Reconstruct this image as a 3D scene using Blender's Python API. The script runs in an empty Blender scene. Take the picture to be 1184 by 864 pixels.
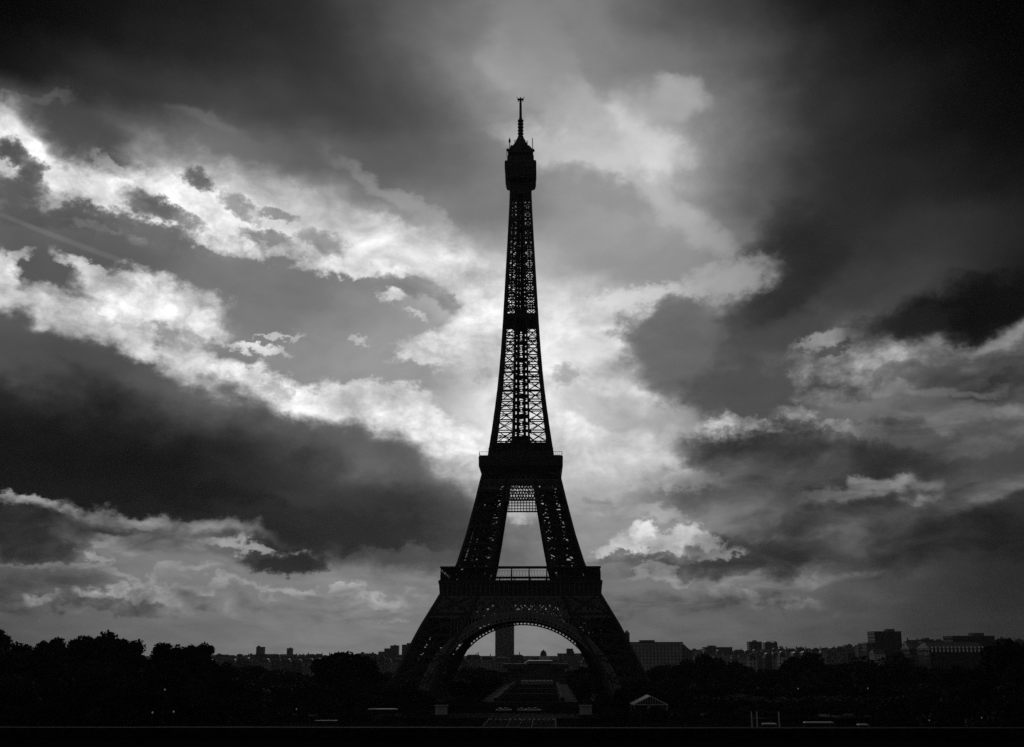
import bpy, bmesh, math, random
from mathutils import Vector, Matrix, noise as mnoise
random.seed(7)
C = bpy.context.scene.collection
SC = bpy.context.scene

# ------------------------------------------------------------------ camera
EYE = 24.0                      # eye height above the ground at the tower's feet
PITCH = math.radians(14.76)
YAW = math.radians(0.459)
F_PX, W_PX, H_PX = 1226.0, 1184.0, 864.0
cam_d = bpy.data.cameras.new('camera')
cam = bpy.data.objects.new('camera', cam_d)
C.objects.link(cam)
cam.location = (0, 0, EYE)
cam.rotation_euler = (math.pi/2 + PITCH, 0, YAW)
cam_d.sensor_fit = 'HORIZONTAL'
cam_d.sensor_width = 36.0
cam_d.lens = 36.0*F_PX/W_PX
cam_d.clip_start = 0.1
cam_d.clip_end = 60000
SC.camera = cam
SC.render.engine = 'CYCLES'
SC.view_settings.view_transform = 'Standard'
SC.view_settings.look = 'None'
SC.view_settings.gamma = 1.0
SC.view_settings.use_curve_mapping = False
SC.view_settings.exposure = EXPOSURE = -1.2
SC.cycles.use_denoising = False
SC.cycles.max_bounces = 4
SC.cycles.diffuse_bounces = 2
SC.cycles.volume_bounces = 0

CAM_R = cam.rotation_euler.to_matrix()
def ray(px, py):
    """direction through a point of the photograph (1184 x 864)"""
    return (CAM_R @ Vector(((px-W_PX/2)/F_PX, -(py-H_PX/2)/F_PX, -1.0))).normalized()
def azel(px, py):
    d = ray(px, py)
    return math.degrees(math.atan2(d.x, d.y)), math.degrees(math.asin(d.z))

SUN_AZ, SUN_EL = -4.0, 26.0     # behind the clouds, a little left of the tower

# ------------------------------------------------------------------ sky
world = bpy.data.worlds.new('World')
SC.world = world
world.use_nodes = True
wt = world.node_tree
wt.nodes.clear()
def node(kind, **kw):
    n = wt.nodes.new(kind)
    for k, v in kw.items():
        setattr(n, k, v)
    return n
def put(sock, v):
    if isinstance(v, bpy.types.NodeSocket): wt.links.new(v, sock)
    else: sock.default_value = v
def M(op, a, b=None, c=None, clamp=False):
    n = node('ShaderNodeMath', operation=op, use_clamp=clamp)
    for i, v in enumerate((a, b, c)):
        if v is not None: put(n.inputs[i], v)
    return n.outputs[0]
def V(op, a, b=None, scale=None):
    n = node('ShaderNodeVectorMath', operation=op)
    put(n.inputs[0], a)
    if b is not None: put(n.inputs[1], b)
    if scale is not None: put(n.inputs['Scale'], scale)
    return n.outputs['Value'] if op in ('LENGTH', 'DOT_PRODUCT') else n.outputs['Vector']
def smooth(v, a, b, lo=0.0, hi=1.0):
    n = node('ShaderNodeMapRange', interpolation_type='SMOOTHSTEP')
    put(n.inputs['Value'], v)
    n.inputs['From Min'].default_value = a; n.inputs['From Max'].default_value = b
    n.inputs['To Min'].default_value = lo; n.inputs['To Max'].default_value = hi
    return n.outputs['Result']
def fbm(vec, scale, detail, rough=0.55, colour=False, dist=0.0):
    n = node('ShaderNodeTexNoise', noise_dimensions='2D')
    put(n.inputs['Vector'], vec)
    n.inputs['Scale'].default_value = scale; n.inputs['Detail'].default_value = detail
    n.inputs['Roughness'].default_value = rough; n.inputs['Distortion'].default_value = dist
    return n.outputs['Color' if colour else 'Fac']

tc = node('ShaderNodeTexCoord')
D = tc.outputs['Generated']
sp = node('ShaderNodeSeparateXYZ'); put(sp.inputs[0], D)
dx, dy, dz = sp.outputs
AZ = M('MULTIPLY', M('ARCTAN2', dx, dy), 180/math.pi)
EL = M('MULTIPLY', M('ARCSINE', dz), 180/math.pi)
# a flat cloud layer seen in perspective: detail gets flatter towards the horizon
den = M('ADD', M('MAXIMUM', dz, 0.0), 0.22)
cq = node('ShaderNodeCombineXYZ')
put(cq.inputs[0], M('DIVIDE', dx, den)); put(cq.inputs[1], M('DIVIDE', M('MULTIPLY', dy, 0.8), den))
Q = cq.outputs[0]
cz = node('ShaderNodeCombineXYZ'); put(cz.inputs[0], M('MULTIPLY', AZ, 0.1)); put(cz.inputs[1], M('MULTIPLY', EL, 0.14))
Z = cz.outputs[0]
def pair(vec, scale, detail, rough, amp):
    u = M('MULTIPLY', M('SUBTRACT', fbm(vec, scale, detail, rough), 0.5), amp*1.2)
    o = V('ADD', vec, (31.7, 17.3, 5.1))
    v = M('MULTIPLY', M('SUBTRACT', fbm(o, scale, detail, rough), 0.5), amp)
    return u, v
def spot(u, v):
    c = node('ShaderNodeCombineXYZ')
    put(c.inputs[0], M('ADD', AZ, u)); put(c.inputs[1], M('ADD', EL, v)); c.inputs[2].default_value = 1.0
    return c.outputs[0]
us, vs = pair(Z, 0.9, 3, 0.5, 5.0)
uf, vf = pair(Z, 2.6, 9, 0.58, 3.4)
ur, vr = pair(Z, 6.0, 8, 0.64, 2.2)
uq, vq = pair(Z, 15.0, 6, 0.62, 1.1)
PF = spot(M('MULTIPLY_ADD', ur, 0.25, uq), M('MULTIPLY_ADD', vr, 0.25, vq))
cw = node('ShaderNodeCombineXYZ'); put(cw.inputs[0], M('MULTIPLY', ur, .05)); put(cw.inputs[1], M('MULTIPLY', vr, .05))
pairw = cw.outputs[0]
P0 = spot(0.0, 0.0)
PS = spot(us, vs)
PM = spot(uf, vf)
PR = spot(M('MULTIPLY_ADD', uf, 0.45, ur), M('MULTIPLY_ADD', vf, 0.45, vr))
T_soft = M('SUBTRACT', fbm(Q, 1.7, 5, 0.5, False, 0.4), 0.5)
T_bil = M('SUBTRACT', fbm(Z, 3.2, 9, 0.6, False, 0.25), 0.5)
T_str = M('SUBTRACT', fbm(Q, 4.5, 8, 0.58, False, 0.3), 0.5)
vn = node('ShaderNodeTexVoronoi', feature='F1', voronoi_dimensions='2D')
put(vn.inputs['Vector'], V('ADD', Z, pairw))
vn.inputs['Scale'].default_value = 3.2; vn.inputs['Detail'].default_value = 3.0; vn.inputs['Roughness'].default_value = .6; vn.inputs['Lacunarity'].default_value = 2.3
T_lump = M('ADD', M('MULTIPLY', M('SUBTRACT', 0.42, vn.outputs['Distance']), .42), M('MULTIPLY', T_bil, .8))
PV = (M('ADD', AZ, M('MULTIPLY_ADD', us, 0.22, M('MULTIPLY', uf, 0.75))), M('ADD', EL, M('MULTIPLY_ADD', vs, 0.18, M('MULTIPLY', vf, 0.6))))
TEX = {'v': T_lump, 's': T_soft, 'b': T_bil, 't': T_str}
PTS = {'F': PF, 'S': PS, 'M': PM, 'R': PR, 'N': P0}

def lin(v): return v
LUM = None
def base(L): 
    global LUM
    LUM = L
def veil(rows):
    """the broad light and shade of the overcast: brightness known in many directions of the sky (azimuth and
    elevation), blended between them along drifting, wind-torn coordinates"""
    known = [azel(px, py) + (val/255.0,) for px, py, val in rows]
    def value(a, e):
        n_ = d_ = 0.0
        for ka, ke, kv in known:
            w = math.exp(-((a-ka)**2+(e-ke)**2)/(2*1.5**2)); n_ += w*kv; d_ += w
        if d_ < 1e-9:
            kv = min(known, key=lambda k: (a-k[0])**2+(e-k[1])**2)[2]; return kv
        return n_/d_
    A1, E0, E1, NR, NS = 38.0, -1.0, 35.5, 16, 30
    fa = M('MULTIPLY_ADD', PV[0], 1/(2*A1), .5)
    t = M('MULTIPLY', M('SUBTRACT', PV[1], E0), (NR-1)/(E1-E0))
    total = None
    for k in range(0, NR, 3):
        cr = node('ShaderNodeValToRGB'); r = cr.color_ramp; r.interpolation = 'B_SPLINE'
        put(cr.inputs[0], fa)
        cols = [[value(-A1+2*A1*i/(NS-1), E0+(E1-E0)*min(k+c, NR-1)/(NR-1)) for c in range(3)] for i in range(NS)]
        while len(r.elements) < NS: r.elements.new(0.5)
        for i in range(NS): r.elements[i].position = i/(NS-1)
        for i in range(NS): r.elements[i].color = cols[i]+[1.0]
        sc = node('ShaderNodeSeparateColor'); put(sc.inputs[0], cr.outputs[0])
        for c in range(3):
            j = k+c
            if j >= NR: break
            # smooth tent over the row's elevation; the first and last rows run on beyond their edge
            lo = smooth(t, j-1, j) if j > 0 else None
            hi = smooth(t, j, j+1) if j < NR-1 else None
            w = M('SUBTRACT', 1.0 if lo is None else lo, hi if hi is not None else 0.0)
            total = M('MULTIPLY_ADD', w, sc.outputs[c], total if total is not None else 0.0)
    return total
def cloud(px, py, ax, ay, rot, L, op=1.0, soft=0.4, pt='S', tex='s', mod=0.0):
    """one body of cloud, laid over those before it: where it is in the sky, its half axes, tilt,
    brightness (as displayed, 0..1), opacity, edge softness, edge character and inner texture"""
    global LUM
    a0, e0 = azel(px, py)
    cr, sr = math.cos(math.radians(rot)), math.sin(math.radians(rot))
    a1, e1 = azel(px + ax*cr, py + ax*sr)
    b1, f1 = azel(px - ay*sr, py + ay*cr)
    r = math.atan2(e1-e0, a1-a0)
    s1 = math.hypot(a1-a0, e1-e0); s2 = math.hypot(b1-a0, f1-e0)
    k = (math.cos(r)/s1, math.sin(r)/s1); q = (-math.sin(r)/s2, math.cos(r)/s2)
    u = V('DOT_PRODUCT', PTS[pt], (k[0], k[1], -(k[0]*a0 + k[1]*e0)))
    v = V('DOT_PRODUCT', PTS[pt], (q[0], q[1], -(q[0]*a0 + q[1]*e0)))
    d2 = M('MULTIPLY_ADD', u, u, M('MULTIPLY', v, v))
    al = smooth(d2, (1+soft)**1.7, max(0.0, 1-soft)**2, 0.0, op)
    mx = node('ShaderNodeMix', data_type='FLOAT')
    put(mx.inputs[0], al); put(mx.inputs[2], LUM); mx.inputs[3].default_value = L
    if mod:
        LUM = M('MULTIPLY_ADD', M('MULTIPLY', al, TEX[tex]), mod*(1.6 if tex == 'b' else 1.2), mx.outputs[0])
        return
    LUM = mx.outputs[0]

# clear sky between the clouds: the Nishita sky, turned to grey as the photograph is black and white
sky = node('ShaderNodeTexSky', sky_type='NISHITA', sun_disc=False, sun_elevation=math.radians(SUN_EL),
           sun_rotation=math.radians(SUN_AZ), altitude=50.0, air_density=1.0, dust_density=1.0, ozone_density=1.0)
bw = node('ShaderNodeRGBToBW'); put(bw.inputs[0], sky.outputs[0])
# clear sky: the Nishita light shows through the thin cloud everywhere
gap = M('MINIMUM', M('POWER', M('MULTIPLY', bw.outputs[0], 0.0085), 1/2.2), 0.5)
XS = (10, 95, 180, 265, 350, 435, 520, 605, 690, 775, 860, 945, 1030, 1115, 1180)
ROWS = ((10, (6, 14, 26, 36, 42, 78, 98, 125, 122, 88, 62, 28, 16, 6, 0)),
        (85, (22, 40, 48, 54, 57, 58, 105, 165, 150, 98, 86, 54, 36, 20, 6)),
        (160, (150, 85, 105, 100, 72, 74, 85, 130, 195, 162, 102, 58, 38, 26, 12)),
        (235, (150, 140, 170, 190, 160, 125, 108, 125, 155, 148, 96, 54, 42, 56, 34)),
        (310, (78, 95, 108, 118, 130, 160, 190, 180, 118, 130, 105, 46, 55, 68, 20)),
        (385, (85, 110, 125, 130, 140, 148, 165, 215, 190, 90, 80, 80, 110, 28, 70)),
        (460, (40, 60, 80, 120, 150, 158, 185, 220, 210, 150, 78, 135, 135, 90, 85)),
        (535, (24, 28, 36, 48, 65, 95, 185, 210, 200, 165, 90, 60, 80, 85, 75)),
        (610, (85, 110, 130, 100, 75, 85, 95, 140, 150, 150, 112, 95, 85, 55, 45)),
        (685, (95, 120, 128, 138, 145, 148, 135, 140, 112, 112, 122, 100, 75, 45, 35)),
        (745, (85, 98, 110, 120, 127, 132, 135, 145, 122, 105, 95, 85, 70, 45, 35)),
        (820, (85, 98, 110, 120, 127, 132, 135, 145, 122, 105, 95, 85, 70, 45, 35)))
pts = [(x, y, v) for y, r in ROWS for x, v in zip(XS, r)]
pts += [(735, 165, 215), (785, 112, 178), (740, 345, 190), (840, 320, 178), (700, 300, 122), (1150, 150, 14), (560, 230, 105), (455, 35, 112), (425, 40, 62), (545, 70, 140), (720, 40, 85),
        (700, 20, 128), (790, 255, 165), (830, 260, 118), (960, 200, 32), (1060, 310, 70), (650, 560, 150), (990, 567, 130), (700, 440, 218), (640, 350, 205)]
mx = node('ShaderNodeMix', data_type='FLOAT'); mx.inputs[0].default_value = .93
put(mx.inputs[2], gap); put(mx.inputs[3], veil(pts))
base(mx.outputs[0])
# ---- clear gap on the left, between the two bright bands
cloud(90, 285, 170, 40, 8, .36, .8, .6, 'M', 's', .05)
cloud(330, 345, 120, 50, 8, .47, .8, .6, 'M', 's', .05)
cloud(440, 410, 70, 60, 10, .55, .8, .7, 'M', 's', .05)
# ---- bright broken band across the left, soft above and torn below
cloud(90, 208, 110, 28, 20, .70, .7, .95, 'M', 'b', .4)
cloud(260, 230, 180, 30, 14, .70, .6, .95, 'M', 'b', .4)
cloud(15, 170, 55, 40, 20, .86, 1, .5, 'M', 'v', .35)
cloud(120, 215, 110, 27, 20, .91, 1, .5, 'R', 'v', .35)
cloud(255, 248, 120, 27, 16, .92, 1, .5, 'R', 'v', .35)
cloud(390, 288, 110, 22, 10, .86, .9, .55, 'R', 'v', .25)
cloud(400, 266, 130, 18, 18, .72, .6, .9, 'M', 'b', .3)
cloud(500, 296, 80, 22, 16, .76, .7, .8, 'M', 'b', .3)
cloud(470, 240, 70, 8, 32, .60, .5, .9, 'M', 's', .2)
cloud(95, 160, 60, 22, 25, .28, .85, .9, 'M', 's', .15)
cloud(60, 120, 26, 5, -15, .42, .5, .9, 'M', 's', .2)
cloud(245, 145, 40, 8, 20, .44, .5, .95, 'M', 's', .2)
cloud(135, 195, 24, 6, 30, .66, .7, .8, 'F', 'b', .2)
cloud(14, 176, 18, 11, 30, .26, .9, .95, 'F', 'b', .3)
cloud(38, 198, 12, 12, 20, .34, .9, .95, 'F', 'b', .3)
cloud(22, 220, 34, 14, 10, .36, .95, .6, 'F', 'b', .1)
cloud(230, 208, 14, 9, 25, .26, .72, .95, 'F', 'b', .15)
cloud(175, 238, 26, 10, 20, .36, .85, .95, 'F', 'b', .2)
cloud(205, 250, 26, 8, 24, .38, .75, .95, 'F', 'b', .2)
cloud(275, 238, 20, 8, 35, .42, .7, .95, 'F', 'b', .2)
cloud(320, 248, 18, 5, 10, .44, .7, .95, 'F', 'b', .2)
cloud(75, 252, 70, 12, 6, .36, .95, .5, 'R', 'b', .05)
cloud(180, 268, 60, 13, 16, .40, .9, .5, 'R', 'b', .05)
cloud(372, 280, 22, 10, 20, .46, .75, .95, 'F', 'b', .1)
cloud(310, 276, 30, 9, 12, .44, .8, .6, 'F', 'b', .15)
cloud(262, 284, 40, 9, 12, .84, .9, .5, 'F', 'v', .5)
cloud(330, 290, 30, 6, 8, .74, .8, .6, 'F', 'v', .5)
cloud(110, 262, 30, 4, 12, .46, .7, .7, 'F', 'b', .3)
cloud(370, 305, 14, 9, 0, .80, .9, .6, 'F', 'v', .4)
cloud(420, 310, 60, 9, 4, .88, .9, .5, 'R', 'v', .3)
cloud(470, 330, 34, 11, 8, .52, .95, .6, 'F', 'b', .1)
cloud(545, 320, 60, 18, 28, .84, .95, .6, 'R', 'v', .3)
cloud(562, 350, 30, 16, 20, .86, .95, .6, 'F', 'v', .3)
cloud(515, 348, 16, 9, 20, .56, .9, .6, 'F', 'b', .2)
# ---- faint trail in the gap
cloud(90, 283, 90, 2.4, 20, .47, .5, .95, 'N', 's', .1)
# ---- second bright band and the rim of the great dark cloud
cloud(175, 350, 80, 30, 14, .88, 1, .4, 'R', 'v', .4)
cloud(115, 318, 46, 10, 25, .82, .9, .5, 'R', 'v', .4)
cloud(205, 372, 60, 16, 16, .86, .9, .5, 'R', 'v', .4)
cloud(60, 345, 34, 14, 20, .80, .9, .6, 'F', 'v', .4)
cloud(20, 296, 16, 6, -10, .62, .9, .6, 'F', 'b', .3)
cloud(4, 320, 16, 28, -10, .84, .95, .6, 'F', 'v', .35)
cloud(40, 362, 80, 16, 20, .86, .95, .5, 'R', 'v', .35)
cloud(140, 388, 70, 16, 28, .86, 1, .5, 'R', 'v', .35)
cloud(235, 428, 60, 22, 25, .86, 1, .5, 'R', 'v', .4)
cloud(310, 452, 70, 20, 18, .90, 1, .5, 'R', 'v', .4)
cloud(410, 468, 80, 24, 2, .92, 1, .45, 'R', 'v', .35)
cloud(470, 458, 26, 12, 0, .88, .9, .6, 'F', 'v', .3)
cloud(470, 492, 80, 24, 22, .88, .95, .6, 'R', 'v', .35)
cloud(535, 535, 60, 30, 35, .88, .9, .7, 'R', 'v', .35)
cloud(320, 452, 14, 9, 20, .62, .7, .8, 'F', 'b', .3)
cloud(298, 404, 34, 5, 8, .74, .9, .6, 'F', 'b', .3)
cloud(320, 389, 24, 3, -2, .68, .8, .6, 'F', 'b', .2)
cloud(455, 341, 13, 8, 0, .86, .95, .6, 'F', 'v', .4)
cloud(482, 362, 12, 4, 15, .72, .8, .6, 'F', 'b', .2)
cloud(415, 394, 9, 5, 20, .68, .8, .6, 'F', 'b', .2)
cloud(420, 441, 15, 4, -10, .70, .8, .6, 'F', 'b', .2)
cloud(545, 432, 34, 6, 0, .66, .7, .7, 'F', 'b', .2)
cloud(520, 398, 55, 22, -8, .90, 1, .4, 'R', 'v', .35)
cloud(560, 385, 40, 26, 0, .92, 1, .5, 'F', 'v', .3)
cloud(485, 412, 20, 7, 10, .84, .9, .6, 'F', 'v', .3)
# ---- the great dark cloud
cloud(20, 398, 100, 26, 14, .36, 1, .6, 'M', 's', .12)
cloud(120, 446, 130, 40, 24, .34, 1, .6, 'M', 's', .14)
cloud(245, 486, 130, 38, 20, .36, .95, .6, 'M', 's', .16)
cloud(370, 534, 140, 44, 17, .34, 1, .6, 'M', 's', .16)
cloud(470, 580, 115, 46, 24, .36, 1, .9, 'M', 's', .18)
cloud(80, 525, 240, 62, 8, .16, .95, .9, 'M', 's', .10)
cloud(270, 580, 230, 50, 8, .20, .95, .8, 'M', 's', .12)
cloud(40, 545, 190, 48, 4, .085, .9, .9, 'M', 's', .06)
cloud(170, 578, 150, 24, 8, .11, .9, .7, 'M', 's', .08)
cloud(350, 612, 150, 22, 5, .18, .9, .6, 'R', 's', .10)
cloud(250, 612, 24, 7, 18, .22, .7, .7, 'F', 's', .1)
cloud(475, 642, 55, 9, 2, .32, .8, .7, 'R', 's', .15)
# ---- lower left
cloud(30, 585, 46, 10, 10, .56, .9, .6, 'R', 'b', .4)
cloud(200, 606, 110, 11, 7, .52, .85, .6, 'M', 'b', .5)
cloud(170, 630, 120, 12, 2, .47, .8, .7, 'M', 't', .5)
cloud(300, 636, 50, 7, 6, .56, .9, .6, 'R', 'b', .4)
cloud(36, 622, 64, 26, 10, .19, 1, .5, 'M', 'b', .18)
cloud(85, 612, 26, 14, 20, .28, .9, .6, 'F', 'b', .2)
cloud(98, 637, 10, 8, 30, .56, .8, .7, 'F', 'v', .6)
cloud(112, 645, 16, 4, 20, .60, .7, .7, 'F', 'b', .4)
cloud(331, 651, 44, 12, 0, .20, 1, .45, 'F', 's', .10)
cloud(298, 645, 10, 6, 0, .26, .9, .6, 'F', 's', .1)
cloud(140, 662, 110, 4, 4, .54, .8, .7, 'M', 't', .4)
cloud(40, 690, 70, 22, 0, .33, .8, .7, 'M', 't', .3)
cloud(118, 696, 96, 9, -2, .44, .9, .6, 'F', 'b', .4)
cloud(60, 694, 26, 8, 0, .50, .9, .5, 'F', 'b', .5)
cloud(100, 688, 18, 8, 0, .52, .9, .5, 'F', 'b', .5)
cloud(141, 683, 15, 10, 0, .58, .95, .45, 'F', 'b', .5)
cloud(160, 690, 14, 8, 0, .48, .9, .5, 'F', 'b', .5)
cloud(186, 688, 16, 9, 0, .56, .95, .45, 'F', 'b', .5)
cloud(205, 694, 12, 6, 0, .50, .9, .5, 'F', 'b', .4)
cloud(130, 702, 100, 8, 2, .36, .9, .6, 'R', 'b', .5)
cloud(360, 686, 130, 4, 1, .60, .8, .8, 'M', 't', .4)
cloud(260, 704, 60, 7, 0, .48, .6, .8, 'M', 'b', .5)
cloud(470, 702, 26, 4, 0, .58, .7, .7, 'F', 't', .2)
cloud(455, 718, 12, 3, -8, .66, .7, .8, 'F', 't', .2)
cloud(400, 704, 60, 14, 0, .50, .6, .8, 'M', 't', .4)
# ---- around and right of the tower
cloud(650, 400, 90, 60, 0, .80, .5, .9, 'M', 'b', .5)
cloud(690, 500, 100, 50, 10, .78, .6, .9, 'M', 'b', .5)
cloud(700, 470, 70, 14, 10, .66, .6, .9, 'M', 's', .3)
cloud(654, 434, 13, 11, 0, .58, .8, .7, 'F', 'b', .2)
cloud(740, 346, 60, 12, -8, .80, .85, .8, 'F', 's', .3)
cloud(848, 325, 44, 22, -14, .70, .9, .7, 'M', 's', .25)
cloud(893, 300, 5, 20, 14, .46, .6, .9, 'F', 's', .2)
cloud(905, 315, 70, 44, -35, .19, .7, .8, 'M', 's', .2)
cloud(735, 165, 46, 24, 25, .84, .8, .95, 'M', 's', .3)
cloud(662, 178, 60, 18, 15, .78, .7, .95, 'M', 's', .3)
cloud(640, 110, 70, 22, 35, .68, .7, .95, 'M', 's', .3)
cloud(610, 40, 34, 60, -20, .56, .6, .95, 'M', 's', .3)
cloud(690, 45, 16, 50, -10, .54, .5, .95, 'M', 's', .3)
cloud(690, 220, 60, 14, 20, .54, .6, .95, 'M', 's', .3)
cloud(790, 250, 60, 18, 35, .68, .7, .95, 'M', 's', .3)
cloud(786, 112, 24, 16, 10, .70, .7, .95, 'M', 's', .2)
cloud(845, 323, 44, 20, -14, .70, .85, .8, 'F', 's', .25)
cloud(770, 388, 56, 38, -5, .46, 1, .4, 'R', 's', .14)
cloud(790, 365, 28, 20, 0, .45, .9, .6, 'F', 's', .12)
cloud(815, 430, 90, 42, 14, .42, 1, .5, 'R', 's', .14)
cloud(870, 455, 70, 34, 4, .33, 1, .45, 'R', 's', .14)
cloud(900, 390, 60, 22, -24, .33, .8, .7, 'M', 's', .2)
cloud(970, 430, 48, 30, 0, .66, .95, .5, 'R', 'v', .5)
cloud(1010, 415, 70, 36, -14, .62, .9, .6, 'R', 'v', .5)
cloud(955, 393, 34, 7, -14, .58, .8, .6, 'F', 'b', .3)
cloud(965, 404, 18, 4, -20, .30, .7, .6, 'F', 'b', .1)
cloud(1160, 395, 60, 14, -24, .52, .85, .7, 'M', 't', .5)
cloud(1150, 352, 130, 28, -15, .085, .95, .8, 'M', 's', .06)
cloud(1060, 372, 40, 14, -10, .17, .8, .7, 'F', 's', .15)
cloud(1110, 425, 90, 8, -14, .30, .6, .8, 'M', 't', .5)
cloud(1150, 440, 60, 10, -10, .20, .7, .7, 'M', 't', .3)
cloud(1080, 450, 70, 7, -8, .48, .7, .8, 'M', 't', .5)
cloud(1100, 480, 110, 12, -8, .42, .7, .8, 'M', 't', .6)
cloud(842, 496, 28, 14, -8, .82, .9, .6, 'F', 'v', .4)
cloud(875, 490, 24, 6, 10, .66, .8, .6, 'F', 'v', .4)
cloud(920, 478, 24, 8, 0, .62, .8, .6, 'F', 'v', .5)
cloud(985, 496, 34, 7, 8, .62, .85, .6, 'F', 'v', .5)
cloud(1030, 492, 30, 7, 0, .52, .8, .6, 'F', 'v', .4)
cloud(940, 532, 140, 28, 3, .21, 1, .5, 'R', 't', .2)
cloud(1060, 505, 60, 10, 8, .30, .7, .7, 'R', 't', .3)
cloud(860, 560, 100, 26, -8, .34, .8, .8, 'M', 't', .3)
cloud(1000, 566, 60, 9, -4, .54, .85, .7, 'M', 't', .5)
cloud(1130, 572, 70, 12, -12, .36, .8, .8, 'M', 't', .5)
cloud(980, 596, 120, 16, -6, .24, .8, .7, 'M', 't', .3)
cloud(1110, 620, 100, 26, -14, .14, .8, .8, 'M', 't', .2)
cloud(1150, 510, 60, 12, -14, .42, .7, .8, 'M', 't', .5)
cloud(780, 555, 40, 10, 0, .60, .7, .8, 'F', 'b', .4)
cloud(690, 588, 30, 9, 10, .58, .8, .7, 'F', 'b', .4)
cloud(740, 591, 44, 6, 4, .60, .7, .7, 'R', 'b', .3)
cloud(860, 645, 110, 22, -4, .26, 1, .6, 'R', 't', .2)
cloud(760, 640, 66, 8, 0, .52, .9, .6, 'F', 'b', .3)
cloud(712, 636, 24, 9, -10, .70, 1, .45, 'F', 'b', .3)
cloud(735, 630, 26, 14, 0, .76, 1, .4, 'F', 'b', .35)
cloud(744, 614, 14, 13, 0, .82, 1, .45, 'F', 'b', .3)
cloud(770, 629, 24, 13, 0, .70, 1, .45, 'F', 'b', .35)
cloud(798, 618, 20, 12, 0, .76, 1, .45, 'F', 'b', .3)
cloud(818, 628, 18, 9, 15, .66, .95, .5, 'F', 'b', .35)
cloud(838, 641, 22, 4, -10, .56, .8, .7, 'F', 'b', .3)
cloud(750, 648, 60, 5, 2, .38, .8, .7, 'R', 'b', .2)
cloud(765, 667, 44, 4, 2, .54, .7, .9, 'M', 't', .3)
cloud(880, 698, 60, 10, 4, .54, .8, .7, 'R', 'v', .6)
cloud(900, 672, 80, 7, -8, .42, .7, .8, 'M', 't', .5)
cloud(760, 700, 80, 10, 0, .38, .6, .8, 'M', 't', .4)
cloud(603, 596, 14, 8, 0, .74, .8, .7, 'F', 'v', .3)
# back from displayed brightness to light
fine = M('MULTIPLY', T_str, M('MULTIPLY', LUM, 0.28))
LUM = M('ADD', LUM, fine)
LUM = M('MULTIPLY', LUM, M('MULTIPLY_ADD', LUM, 0.24, 0.91))
light = M('POWER', M('MAXIMUM', LUM, 0.004), 2.2)
# unseen dark cloud, added overhead and behind the viewer to dim the scene
behind = smooth(dy, 0.1, 0.55, 0.0, 1.0)
mx = node('ShaderNodeMix', data_type='FLOAT')
put(mx.inputs[0], behind); mx.inputs[2].default_value = 0.045; put(mx.inputs[3], light)
fin = M('MULTIPLY', mx.outputs[0], 10.0*2**(-EXPOSURE))
bg = node('ShaderNodeBackground'); put(bg.inputs[0], fin); bg.inputs[1].default_value = 0.1
wo = node('ShaderNodeOutputWorld'); put(wo.inputs[0], bg.outputs[0])
world.cycles.sampling_method = 'MANUAL'
world.cycles.sample_map_resolution = 512

# the sun stands behind the cloud: soft and weak, from behind the tower towards the viewer
sun_d = bpy.data.lights.new('sun', 'SUN'); sun_d.energy = 0.5; sun_d.angle = math.radians(12); sun_d.color = (1.0, 0.98, 0.95)
sun_lamp = bpy.data.objects.new('sun', sun_d); C.objects.link(sun_lamp)
_sd = Vector((math.sin(math.radians(SUN_AZ))*math.cos(math.radians(SUN_EL)), math.cos(math.radians(SUN_AZ))*math.cos(math.radians(SUN_EL)), math.sin(math.radians(SUN_EL))))
sun_lamp.rotation_euler = (-_sd).to_track_quat('-Z', 'Y').to_euler()
sun_lamp.location = (0, 0, 400)

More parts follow.
